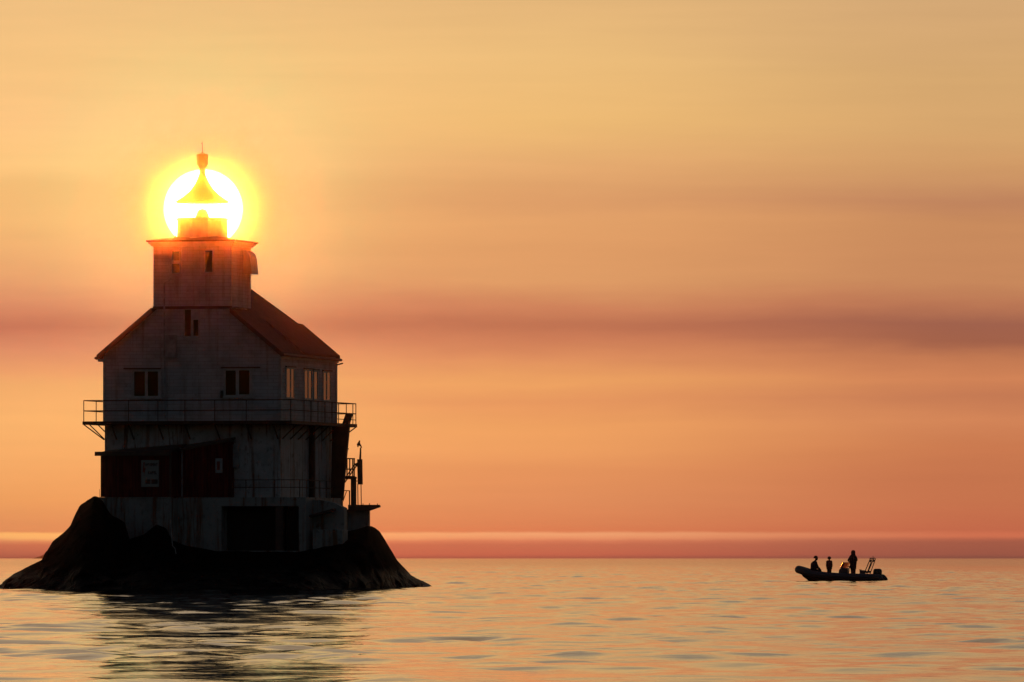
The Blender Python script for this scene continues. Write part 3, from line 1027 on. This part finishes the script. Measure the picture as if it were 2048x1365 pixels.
lampo = mb.build('lamp_hood', M['black'], dm, po, smooth=True)
MB().tube([wp(716.0, 891, yd + 0.1), wp(715.8, 894.6, yd + 0.1)], [0.035, 0.03], 8).build('lamp_bulb', M['black'], lampo, po)
MB().tube([wp(719.0, 889.5, yd + 0.1), wp(721.2, 891.2, yd + 0.1), wp(723.0, 895.4, yd + 0.1), wp(721.2, 896.4, yd + 0.1)], [0.045, 0.04, 0.04, 0.03], 8).build('lamp_arm', M['iron'], dm, po)

# pale rope down the rock, thin stake left of the shed
ro = at(341, 1050, 385.4)
tag(MB().tube([at(341, 1040, 385.3), at(342.5, 1062, 384.6), at(344, 1080, 383.4), at(345, 1092, 381.6), at(350, 1097, 380.6), at(352, 1108, 379.2)], 0.022, 6).build('rope', M['rope'], None),
    'pale thin rope hanging down the rock below the shed corner', 'rope')
tag(MB().tube([at(199.5, 1000, 387), at(199, 979, 387)], 0.009, 6).build('stake', M['iron'], None), 'hair thin iron stake on the rock at the left edge of the shed', 'stake')

# ------------------------------------------------------------------ rock islet
PROF = [(-8, 1184), (5, 1177), (15, 1161), (35, 1148), (60, 1135), (97, 1117), (104, 1100), (113, 1085), (131, 1070), (147, 1055), (152, 1048), (160, 1030),
        (170, 1012), (184, 1003), (200, 994), (214, 1004), (230, 1030), (258, 1046), (268, 1080), (298, 1070), (322, 1050), (340, 1056), (354, 1082), (380, 1092), (440, 1102),
        (600, 1103), (640, 1092), (690, 1066), (738, 1052), (750, 1062), (760, 1078), (775, 1104), (785, 1121), (800, 1136), (813, 1152), (834, 1163), (852, 1173), (866, 1182)]
pxs = np.array([p[0] for p in PROF], float)
pys = np.array([p[1] for p in PROF], float)
NX, NY = 330, 210
YR = 391.0
gx = np.linspace(-14, 872, NX)
gy = np.linspace(364, 424, NY)
verts = []
base_z = np.interp(gx, pxs, (HOR - pys) * YR / F + EYE)
ys_front = np.interp(gx, [-14, 60, 150, 205, 360, 600, 740, 800, 870], [389, 388, 387.0, 385.6, 386.2, 386.0, 389, 396, 402])
ye_front = np.interp(gx, [-14, 60, 200, 420, 640, 760, 870], [386, 378, 372, 369, 374, 384, 400])
yb_rear = np.interp(gx, [-14, 100, 400, 740, 870], [393, 398, 404, 406, 408])
for j in range(NY):
    for i in range(NX):
        Y = gy[j]
        X = (gx[i] - CX) / F * YR
        top = base_z[i]
        if Y < ys_front[i]:
            u = (ys_front[i] - Y) / max(0.5, ys_front[i] - ye_front[i])
            s = 1 - u ** 1.25
            z = top * s if u < 1 else -(u - 1) * 3.0
            if u < 1:
                z = max(z, 0) if top > 0 else z
        elif Y > yb_rear[i]:
            u = (Y - yb_rear[i]) / 14.0
            s = 1 - u ** 1.5
            z = top * s if u < 1 else -(u - 1) * 3
        else:
            u = 0
            z = top
        nz = noise.fractal(Vector((X * 0.22, Y * 0.22, 1.7)), 1.0, 2.1, 5)
        nf = noise.fractal(Vector((X * 1.1, Y * 1.1, 4.2)), 0.9, 2.0, 4)
        k = min(1.0, u * 2.2)
        z -= k * (abs(nz) * 0.45 + abs(nf) * 0.10) * (1 if u < 1.1 else 0.4) - (1 - k) * (nf - 0.3) * 0.04
        q = Vector((X * 0.55, Y * 0.55, z * 0.55))
        dx = noise.fractal(q, 0.8, 2.2, 5) * 0.30 * k
        dy = noise.fractal(q + Vector((9.1, 3.3, 5.7)), 0.8, 2.2, 5) * 0.55 * k
        verts.append((X + dx, Y + dy, max(z, -1.2)))
faces = [(j * NX + i, j * NX + i + 1, (j + 1) * NX + i + 1, (j + 1) * NX + i) for j in range(NY - 1) for i in range(NX - 1)]
mb = MB()
mb.v = [Vector(v) for v in verts]
mb.f = faces
rock = mb.build('rock_islet', M['rock'], None)
for p in rock.data.polygons:
    p.use_smooth = True
structure(rock)

# ------------------------------------------------------------------ far hill on the horizon, left
YH = 7250.0
mb = MB()
NXh, NYh = 120, 12
hp_x = [70, 80, 90, 100, 112, 130, 160, 200, 240, 260]
hp_y = [1119, 1114, 1110, 1104, 1099, 1094, 1092, 1100, 1112, 1119]
vs = []
for j in range(NYh):
    t = j / (NYh - 1)
    sh = math.sin(math.pi * t) ** 0.8
    for i in range(NXh):
        px = 70 + 190 * i / (NXh - 1)
        zt = at(px, np.interp(px, hp_x, hp_y), YH).z
        X = at(px, 1100, YH).x
        zt += 0.8 * noise.fractal(Vector((X * 0.05, t * 3, 0)), 1, 2, 4)
        vs.append(Vector((X, YH - 120 + 240 * t, -1 + (zt + 1) * sh)))
mb.v = vs
mb.f = [(j * NXh + i, j * NXh + i + 1, (j + 1) * NXh + i + 1, (j + 1) * NXh + i) for j in range(NYh - 1) for i in range(NXh - 1)]
structure(mb.build('hill', M['hill'], None, smooth=True))

# ------------------------------------------------------------------ the sea: one sheet with real waves
END = 7500.0


def graded(lo, hi, d0, g, dmax):
    out = [lo]
    d = d0
    while out[-1] < hi:
        out.append(out[-1] + d)
        d = min(d * g, dmax)
    return out


yrow = np.array([-60.0, -20, 20, 50, 70] + graded(84, END, 0.16, 1.0012, 1e9))
half = graded(0, 48, 0.26, 1.0, 1e9)
outer = graded(half[-1] + 0.6, 4000, 0.6, 1.35, 1e9)
xh = np.array(half + outer)
xcol = np.concatenate([-xh[:0:-1], xh])
nx, ny = len(xcol), len(yrow)
Xg, Yg = np.meshgrid(xcol, yrow)
dY = np.gradient(yrow)[:, None]
dX = np.gradient(xcol)[None, :]
Z = np.zeros_like(Xg)
patch = np.zeros_like(Xg)
for k in range(14):
    l = rng.uniform(9, 60)
    a_ = rng.normal(0, 0.5)
    patch += np.sin(2 * math.pi / l * (math.sin(a_) * Xg + math.cos(a_) * Yg * 0.45) + rng.uniform(0, 6.28))
patch /= math.sqrt(7)
calm = np.clip(0.7 + 0.6 * patch, 0.12, 2.6)
dash = np.zeros_like(Xg)
for k in range(16):
    lx, ly = rng.uniform(1.6, 6), rng.uniform(6, 24)
    dash += np.sin(2 * math.pi / lx * (Xg + 0.35 * Yg * rng.normal()) + rng.uniform(0, 6.28)) * np.sin(2 * math.pi / ly * (Yg + 0.5 * Xg * rng.normal()) + rng.uniform(0, 6.28))
dash = np.clip(0.8 + 0.8 * dash / 2.0, 0.15, 2.3)
for NW, lo_, hi_, SLOPE, spread, mod in ((44, 2.6, 15.0, 0.018, 0.75, 0.8 + 0.2 * calm), (48, 0.85, 3.0, 0.025, 0.9, (0.35 + 0.65 * calm) * dash)):
    lam = np.exp(np.linspace(math.log(lo_), math.log(hi_), NW)) * rng.uniform(0.93, 1.07, NW)
    ang = rng.normal(0.12, spread, NW)
    pha = rng.uniform(0, 2 * math.pi, NW)
    Zk = np.zeros_like(Xg)
    for l, a_, p_ in zip(lam, ang, pha):
        kx, ky = 2 * math.pi / l * math.sin(a_), 2 * math.pi / l * math.cos(a_)
        # waves finer than the sheet's own spacing fade out
        res = np.maximum(dY * abs(ky), dX * abs(kx))
        w = np.clip((1.6 - res) / 0.6, 0, 1)
        Zk += w * (SLOPE * math.sqrt(2 / NW) * l / (2 * math.pi)) * np.sin(kx * Xg + ky * Yg + p_)
    Z += Zk * mod
# short-crested chop: narrow from side to side, longer towards the viewer
NW = 48
Zk = np.zeros_like(Xg)
for k in range(NW):
    kx = 2 * math.pi / rng.uniform(0.9, 4.5) * rng.choice([-1, 1])
    ky = 2 * math.pi / math.exp(rng.uniform(math.log(2.6), math.log(9.0)))
    res = np.maximum(dY * abs(ky), dX * abs(kx))
    w = np.clip((1.6 - res) / 0.6, 0, 1)
    Zk += w * (0.020 * math.sqrt(2 / NW) / ky) * np.sin(kx * Xg + ky * Yg + rng.uniform(0, 6.28))
Z += Zk * (0.5 + 0.5 * calm)
Z[:4] = 0
me = bpy.data.meshes.new('sea')
co = np.stack([Xg, Yg, Z], -1).reshape(-1, 3).astype(np.float32)
me.vertices.add(len(co))
me.vertices.foreach_set('co', co.ravel())
ii = (np.arange(ny - 1)[:, None] * nx + np.arange(nx - 1)[None, :]).ravel()
quads = np.stack([ii, ii + 1, ii + nx + 1, ii + nx], -1).astype(np.int32)
me.loops.add(quads.size)
me.loops.foreach_set('vertex_index', quads.ravel())
me.polygons.add(len(quads))
me.polygons.foreach_set('loop_start', np.arange(0, quads.size, 4, dtype=np.int32))
me.polygons.foreach_set('use_smooth', np.ones(len(quads), dtype=bool))
me.update(calc_edges=True)
me.validate()
me.materials.append(M['sea'])
sea = bpy.data.objects.new('sea', me)
COL.objects.link(sea)
structure(sea)
print('sea verts', len(co))

# broken thin foam where the swell laps the rock
mb = MB()
rz_ = np.array([v[2] for v in verts]).reshape(NY, NX)
prev = None
for i in range(0, NX):
    X = (gx[i] - CX) / F * YR
    j = int(np.argmax(rz_[:, i] > 0.03))
    if rz_[j, i] <= 0.03 or j == 0:
        prev = None
        continue
    f_ = noise.fractal(Vector((X * 0.9, 3.1, 0.2)), 1.0, 2.0, 4) + (0.35 if gx[i] < 75 else (0.1 if gx[i] > 815 else -1.0))
    if f_ < 0.12:
        prev = None
        continue
    wd = min(0.55, 0.12 + 0.6 * (f_ - 0.12)) * (0.7 + 0.6 * random.random())
    Y1 = gy[j] + 0.12
    Y0 = Y1 - wd
    zz = Z[min(ny - 1, np.searchsorted(yrow, Y0)), min(nx - 1, np.searchsorted(xcol, X))] + 0.025
    cur = (Vector((X, Y0, zz)), Vector((X, Y1, zz + 0.03)))
    if prev is not None:
        mb.prism([prev[0], cur[0], cur[1], prev[1]], (0, 0, 0.02))
    prev = cur
fo_ = mb.build('foam', M['foam'], None)
fo_['kind'] = 'stuff'

# ------------------------------------------------------------------ inflatable boat
YBOAT = 508.0
SB = F / YBOAT
bw = at(1682, 1163.5, YBOAT)
BYAW = R(-12)
BM = Matrix.Translation((bw.x, YBOAT, 0.0)) @ Matrix.Rotation(BYAW, 4, 'Z')
boat = thing('inflatable_boat', 'grey rigid inflatable boat with outboard engine floating on open water', 'boat', (0, 0, 0), frame=BM)
KX = SB * math.cos(BYAW)
bxl = lambda px: (px - 1682) / KX
bzl = lambda py: (1163.5 - py) / SB


def spline(pts, n=8):
    out = []
    P = [Vector(p) for p in pts]
    for i in range(len(P) - 1):
        p0, p1, p2, p3 = P[max(i - 1, 0)], P[i], P[i + 1], P[min(i + 2, len(P) - 1)]
        for k in range(n):
            t = k / n
            out.append(0.5 * ((2 * p1) + (p2 - p0) * t + (2 * p0 - 5 * p1 + 4 * p2 - p3) * t * t + (3 * p1 - p0 - 3 * p2 + p3) * t ** 3))
    out.append(P[-1])
    return out


side_pts = [(2.80, -0.86, 0.07), (2.52, -0.86, 0.19), (2.1, -0.87, 0.22), (1.0, -0.9, 0.24), (0, -0.9, 0.27), (-1.0, -0.86, 0.33), (-1.75, -0.72, 0.43), (-2.3, -0.45, 0.60), (-2.62, -0.14, 0.70)]
full = side_pts + [(-2.67, 0, 0.705)] + [(x, -y, z) for x, y, z in reversed(side_pts)]
pp = spline(full, 5)
L = len(pp)
rr = []
for k, p in enumerate(pp):
    e = min(k, L - 1 - k) / 5.0
    rr.append(0.03 + (0.215 - 0.03) * e if e < 1 else 0.215 + 0.03 * max(0.0, min(1.0, (-1.6 - p.x) / 0.9)))
tubeo = MB().tube(pp, rr, 16).build('tube', M['tube'], boat, smooth=True)
# rubbing strake and grab rope
MB().tube([p + Vector((0, -0.215 if p.y < -0.05 else 0.215 if p.y > 0.05 else 0, 0)) if abs(p.y) > 0.5 else p + Vector((-0.2, math.copysign(0.1, p.y), 0)) for p in pp[6:-6]], 0.022, 6).build('strake', M['black'], tubeo)
# hull
rings = []
for x, hw_, zk, zt in ((2.4, 0.72, -0.18, 0.20), (1.0, 0.74, -0.20, 0.22), (-0.6, 0.72, -0.20, 0.26), (-1.5, 0.58, -0.16, 0.36), (-2.05, 0.36, 0.0, 0.55), (-2.4, 0.14, 0.26, 0.62), (-2.52, 0.03, 0.42, 0.66)):
    rings.append([(x, -hw_, zt), (x, -hw_ * 0.96, zk + (zt - zk) * 0.45), (x, 0, zk), (x, hw_ * 0.96, zk + (zt - zk) * 0.45), (x, hw_, zt)])
MB().loft(rings).build('hull', M['hull'], boat, smooth=True)
MB().prism([(2.1, -0.72, 0.13), (2.1, 0.72, 0.13), (-1.4, 0.55, 0.15), (-1.4, -0.55, 0.15)], (0, 0, 0.03)).build('deck', M['black'], boat)
# bow locker, console, jockey seat
MB().prism([(-1.95, -0.35, 0.16), (-1.95, 0.35, 0.16), (-1.95, 0.3, 0.57), (-1.95, -0.3, 0.57)], (0.62, 0, -0.02)).build('bow_locker', M['hull'], boat, bevel=0.03)
c0, c1 = bxl(1679.5), bxl(1697.5)
mb = MB().prism([(c0 - 0.03, -0.36, 0.3), (c1 - 0.1, -0.36, 0.3), (c1, -0.36, 0.62), (c1 - 0.02, -0.36, bzl(1138)), (c0 + 0.14, -0.36, bzl(1137)), (c0 + 0.0, -0.36, 0.68)], (0, 0.72, 0))
cons = mb.build('console', M['tube'], boat, bevel=0.04)
z0, z1 = bzl(1137.3), bzl(1126.8)
mb = MB()
prof = []
for k in range(9):
    t = math.pi * k / 8
    prof.append((c0 + 0.44 - 0.42 * math.sin(t), -0.36 * math.cos(t)))
lo_r = [(x, y, z0) for x, y in prof] + [(x + 0.012, y * 0.97, z0) for x, y in reversed(prof)]
hi_r = [(x + 0.16, y * 0.8, z1) for x, y in prof] + [(x + 0.172, y * 0.77, z1) for x, y in reversed(prof)]
mb.loft([lo_r, hi_r])
mb.build('windshield', M['shield'], cons, smooth=True)
mb = MB().tube([(x + 0.16, y * 0.8, z1) for x, y in prof], 0.014, 6)
mb.build('windshield_rim', M['steel'], cons)
# steering wheel
wc = Vector((c1 + 0.08, 0.02, bzl(1134)))
rim = []
for k in range(25):
    t = 2 * math.pi * k / 24
    rim.append(wc + Vector((0.07 * math.sin(t), 0.17 * math.cos(t), 0.16 * math.sin(t))))
mb = MB().tube(rim, 0.016, 6).tube([wc, wc + Vector((-0.16, 0, -0.05))], 0.025, 6)
for k in (0, 8, 16):
    mb.tube([wc, rim[k]], 0.012, 5)
mb.build('steering_wheel', M['black'], cons)
MB().box(bxl(1720), bxl(1729.5), -0.28, 0.28, 0.3, bzl(1142)).build('jockey_seat', M['tube'], boat, bevel=0.04)
MB().bar((bxl(1720.5), -0.26, bzl(1141.5)), (bxl(1720.5), 0.26, bzl(1141.5)), 0.06).build('seat_backrest', M['black'], boat)
# stern arch: two legs of twin tubes, joined overhead
arch = MB().tube([(bxl(1742.5), -0.62, bzl(1118.5)), (bxl(1742.5), 0.62, bzl(1118.5))], 0.028, 8).build('arch', M['steel'], boat)
for sy in (-0.62, 0.62):
    off = 0.0
    f0 = (bxl(1731.5), sy, bzl(1148))
    f1 = (bxl(1738.5), sy, bzl(1131))
    f2 = (bxl(1743.5), sy, bzl(1119))
    g0 = (bxl(1736.5), sy, bzl(1149))
    g1 = (bxl(1743), sy, bzl(1131))
    g2 = (bxl(1747), sy, bzl(1119.5))
    lg = MB().tube([f0, f1, f2], 0.03, 8).tube([g0, g1, g2], 0.028, 8).build('leg', M['steel'], arch)
    pl = MB()
    for (u_, w_) in ((0.03, 0.17), (0.78, 0.93)):
        q = [Vector(f0).lerp(Vector(f2), u_), Vector(g0).lerp(Vector(g2), u_), Vector(g0).lerp(Vector(g2), w_), Vector(f0).lerp(Vector(f2), w_)]
        pl.prism([v - Vector((0, 0.02, 0)) for v in q], (0, 0.04, 0))
    pl.tube([f2, Vector(f2) + Vector((0.04, 0, 0.05)), g2], 0.028, 8)
    pl.build('gusset', M['steel'], arch)
MB().tube([(bxl(1744), 0.3, bzl(1119)), (bxl(1744), 0.3, bzl(1114))], 0.02, 6).build('mast_light', M['black'], arch)
# outboard engine
e0, e1 = bxl(1745.5), bxl(1763)
ez0, ez1 = bzl(1156), bzl(1139)
er = []
for z, sx0, sx1, sy in ((ez0 - 0.05, 0.12, 0.06, 0.15), (ez0 + 0.05, 0.03, 0.02, 0.19), (ez0 + 0.25, 0.0, 0.0, 0.21), (ez1 - 0.12, 0.02, 0.0, 0.21), (ez1 - 0.03, 0.06, 0.05, 0.17), (ez1, 0.14, 0.14, 0.10)):
    x0, x1 = e0 + sx0, e1 - sx1
    cxm, hx = (x0 + x1) / 2, (x1 - x0) / 2
    ringp = []
    for k in range(16):
        t = 2 * math.pi * k / 16
        cxx, cyy = math.cos(t), math.sin(t)
        ringp.append((cxm + hx * math.copysign(abs(cxx) ** 0.55, cxx), sy * math.copysign(abs(cyy) ** 0.6, cyy), z))
    er.append(ringp)
eng = MB().loft(er).build('engine', M['black'], boat, smooth=True)
MB().prism([(e0 + 0.14, -0.07, ez0 - 0.03), (e0 + 0.38, -0.07, ez0 - 0.03), (e0 + 0.34, -0.07, -0.45), (e0 + 0.2, -0.07, -0.45)], (0, 0.14, 0)).build('engine_leg', M['black'], eng)
MB().box(2.40, 2.46, -0.7, 0.7, -0.1, 0.42).build('transom', M['hull'], boat)


# ------------------------------------------------------------------ people
def skin_body(name, nodes, edges, mat, parent, root):
    """one continuous skinned surface; nodes: {key: (co, rx, ry)}"""
    keys = list(nodes)
    idx = {k: i for i, k in enumerate(keys)}
    me = bpy.data.meshes.new(name)
    me.from_pydata([nodes[k][0] for k in keys], [(idx[a], idx[b]) for a, b in edges], [])
    ob = bpy.data.objects.new(name, me)
    COL.objects.link(ob)
    md = ob.modifiers.new('skin', 'SKIN')
    md.use_smooth_shade = True
    md.branch_smoothing = 0.4
    for i, k in enumerate(keys):
        sv = me.skin_vertices[0].data[i]
        sv.radius = (nodes[k][1], nodes[k][2])
        sv.use_root = (k == root)
    sb = ob.modifiers.new('sub', 'SUBSURF')
    sb.levels = sb.render_levels = 2
    dg = bpy.context.evaluated_depsgraph_get()
    m2 = bpy.data.meshes.new_from_object(ob.evaluated_get(dg))
    bpy.data.objects.remove(ob)
    m2.materials.clear()
    m2.materials.append(mat)
    o2 = bpy.data.objects.new(name, m2)
    COL.objects.link(o2)
    o2.parent = parent
    return o2


def person(label, base, scale, rz, pose, mat):
    """pose 'wheel' | 'child' | 'sit'; local +x is the way the person faces"""
    e = thing('person', label, 'person', base, frame=BM, rz=rz, group='people in the inflatable boat')
    V = lambda x, y, z: (x * scale, y * scale, z * scale)
    N = {}
    E = []

    def nd(k, x, y, z, rx, ry=None, link=None):
        N[k] = (V(x, y, z), rx * scale, (ry or rx) * scale)
        if link:
            E.append((link, k))
    if pose == 'sit':
        hz = 0.10
        lean = 0.10
    else:
        hz = 0.92
        lean = 0.03
    nd('pelvis', 0, 0, hz, 0.135, 0.12)
    nd('waist', lean * 0.3, 0, hz + 0.18, 0.15, 0.12, 'pelvis')
    nd('chest', lean * 0.8, 0, hz + 0.40, 0.17, 0.135, 'waist')
    nd('collar', lean * 1.0, 0, hz + 0.53, 0.11, 0.09, 'chest')
    hx = lean * (1.9 if pose == 'sit' else 1.3)
    nd('neck', lean * 1.3, 0, hz + 0.60, 0.06, 0.06, 'collar')
    nd('jaw', hx + 0.03, 0, hz + 0.66, 0.075, 0.085, 'neck')
    nd('skull', hx + 0.02, 0, hz + 0.76, 0.088, 0.10, 'jaw')
    nd('crown', hx, 0, hz + 0.84, 0.06, 0.07, 'skull')
    nd('nose', hx + 0.12, 0, hz + 0.725, 0.014, 0.014, 'skull')
    for s in (-1, 1):
        nd('ear%d' % s, hx + 0.01, s * 0.095, hz + 0.735, 0.012, 0.02, 'skull')
        k = str(s)
        nd('sh' + k, lean * 0.9, s * 0.19, hz + 0.47, 0.075, 0.075, 'collar')
        if pose == 'wheel':
            el_, wr = (0.10, s * 0.33, hz + 0.22), (0.32, s * 0.15, hz + 0.16)
        elif pose == 'child':
            el_, wr = (0.0, s * 0.24, hz + 0.20), (0.07, s * 0.22, hz - 0.03)
        else:
            el_, wr = (0.20, s * 0.25, hz + 0.22), (0.40, s * 0.09, hz + 0.12)
        nd('el' + k, *el_, 0.058, 0.058, 'sh' + k)
        nd('wr' + k, *wr, 0.038, 0.038, 'el' + k)
        d = (Vector(wr) - Vector(el_)).normalized()
        side_ = Vector((0, 0, 1)).cross(d).normalized() if abs(d.z) < 0.9 else Vector((0, 1, 0))
        palm = Vector(wr) + d * 0.07
        nd('palm' + k, *palm, 0.03, 0.018, 'wr' + k)
        dn = Vector((0, 0, -1)) if abs(d.z) < 0.9 else Vector((1, 0, 0))
        for fi, (o_, ln) in enumerate(((-0.03, 0.058), (-0.01, 0.072), (0.01, 0.078), (0.03, 0.068))):
            q1 = palm + side_ * o_ + d * ln * 0.6
            q2 = q1 + d * ln * 0.25 + dn * ln * 0.5
            nd('f%d%s' % (fi, k), *q1, 0.0095, 0.0095, 'palm' + k)
            nd('g%d%s' % (fi, k), *q2, 0.008, 0.008, 'f%d%s' % (fi, k))
        t1 = palm + side_ * (0.05 * -s) + d * 0.02 + dn * 0.01
        nd('th' + k, *t1, 0.011, 0.011, 'palm' + k)
        if pose == 'sit':
            kn, an, toe = (0.44, s * 0.13, hz + 0.02), (0.42, s * 0.13, hz - 0.34), (0.56, s * 0.14, hz - 0.37)
        else:
            kn, an, toe = (0.03, s * 0.085, 0.50), (0.0, s * 0.09, 0.09), (0.16, s * 0.105, 0.04)
        bk = 1.5 if pose == 'child' else 1.35
        nd('hip' + k, 0.02 if pose != 'sit' else 0.08, s * 0.095, hz - 0.03, 0.10 * bk, 0.10 * bk, 'pelvis')
        nd('kn' + k, *kn, 0.068 * bk, 0.068 * bk, 'hip' + k)
        nd('an' + k, *an, 0.05 * bk, 0.05 * bk, 'kn' + k)
        nd('toe' + k, *toe, 0.045, 0.035, 'an' + k)
    skin_body('body', N, E, mat, e, 'pelvis')
    head = Vector(V(hx, 0, hz + 0.76))
    neck = Vector(V(lean * 1.3, 0, hz + 0.58))
    return e, head, neck, hz, V, lean


def ellipsoid(c, r, seg=20, rings=12, z_from=-1.0):
    mb = MB()
    prof = []
    for k in range(rings + 1):
        t = -math.pi / 2 + math.pi * k / rings
        if math.sin(t) >= z_from - 1e-6:
            prof.append((max(1e-3, math.cos(t)), math.sin(t)))
    mb.lathe(prof, (0, 0), seg)
    for v in mb.v:
        v.x, v.y, v.z = c[0] + v.x * r[0], c[1] + v.y * r[1], c[2] + v.z * r[2]
    return mb


DECK = 0.165
# helmsman: hooded, at the wheel, facing the bow
p, head, neck, hz, V, lean = person('person in a dark hooded jacket standing behind the console at the wheel', (bxl(1706.5), 0.0, DECK), 0.97, R(128), 'wheel', M['jacket'])
mb = MB()
hood = [(0.18, 0.18, 0.50), (0.15, 0.15, 0.58), (0.14, 0.138, 0.66), (0.143, 0.14, 0.75), (0.12, 0.12, 0.84), (0.06, 0.06, 0.885)]
rings = []
for rx, ry, dz in hood:
    rings.append([V(lean * 1.15 + rx * math.cos(2 * math.pi * k / 18) - 0.015, ry * math.sin(2 * math.pi * k / 18), hz + dz) for k in range(18)])
mb.loft(rings).build('hood', M['jacket'], p, smooth=True)
rings = []
for rx, ry, dz in ((0.17, 0.20, -0.34), (0.175, 0.215, -0.12), (0.18, 0.235, 0.05), (0.18, 0.265, 0.22), (0.185, 0.275, 0.38), (0.15, 0.22, 0.51), (0.11, 0.13, 0.58)):
    rings.append([V(lean * 0.7 + rx * math.cos(2 * math.pi * k / 20), ry * math.sin(2 * math.pi * k / 20), hz + dz) for k in range(20)])
MB().loft(rings).build('jacket', M['jacket'], p, smooth=True)
# child in a red life vest
p, head, neck, hz, V, lean = person('small person in a red life vest standing between the bow and the console', (bxl(1658.5), 0.05, DECK), 0.735, R(100), 'child', M['brownj'])
ellipsoid(head + Vector((-0.012, 0, 0.018)), (0.115, 0.115, 0.115), z_from=-0.5).build('hat', M['hair'], p, smooth=True)
rings = []
for rx, ry, dz in ((0.185, 0.235, 0.02), (0.205, 0.26, 0.15), (0.205, 0.265, 0.32), (0.19, 0.27, 0.46), (0.16, 0.25, 0.55), (0.12, 0.15, 0.60)):
    rings.append([V(lean * 0.7 + rx * math.cos(2 * math.pi * k / 20), ry * math.sin(2 * math.pi * k / 20), hz + dz) for k in range(20)])
MB().loft(rings).build('life_vest', M['vest'], p, smooth=True)
# person sitting on the bow locker, looking down at the hands
p, head, neck, hz, V, lean = person('person in a dark jacket sitting in the bow looking down at their hands', (bxl(1627), 0.0, 0.54), 1.02, R(35), 'sit', M['jacket'])
ellipsoid(head + Vector((-0.02, 0, 0.02)), (0.14, 0.13, 0.14), z_from=-0.45).build('hair', M['hair'], p, smooth=True)
rings = []
for rx, ry, dz, ox in ((0.19, 0.22, -0.10, 0.02), (0.20, 0.23, 0.12, 0.03), (0.20, 0.25, 0.32, 0.05), (0.19, 0.255, 0.44, 0.06), (0.14, 0.19, 0.53, 0.09), (0.10, 0.10, 0.585, 0.115)):
    rings.append([V(ox + rx * math.cos(2 * math.pi * k / 20), ry * math.sin(2 * math.pi * k / 20), hz + dz) for k in range(20)])
MB().loft(rings).build('jacket', M['jacket'], p, smooth=True)

# ------------------------------------------------------------------ the evening haze
HAZE = 4.2e-5
m, n = new_mat('evening_haze')
pv = n.add('ShaderNodeVolumePrincipled')
pv.inputs['Color'].default_value = (0.92, 0.88, 0.84, 1)
pv.inputs['Density'].default_value = HAZE
pv.inputs['Density Attribute'].default_value = ''
pv.inputs['Color Attribute'].default_value = ''
pv.inputs['Temperature Attribute'].default_value = ''
pv.inputs['Anisotropy'].default_value = 0.9992
o = n.add('ShaderNodeOutputMaterial')
n.l.new(pv.outputs[0], o.inputs['Volume'])
hz_o = MB().box(-4300, 4300, -90, END + 60, -2.2, 21.9).build('haze', m, None)
hz_o['kind'] = 'stuff'
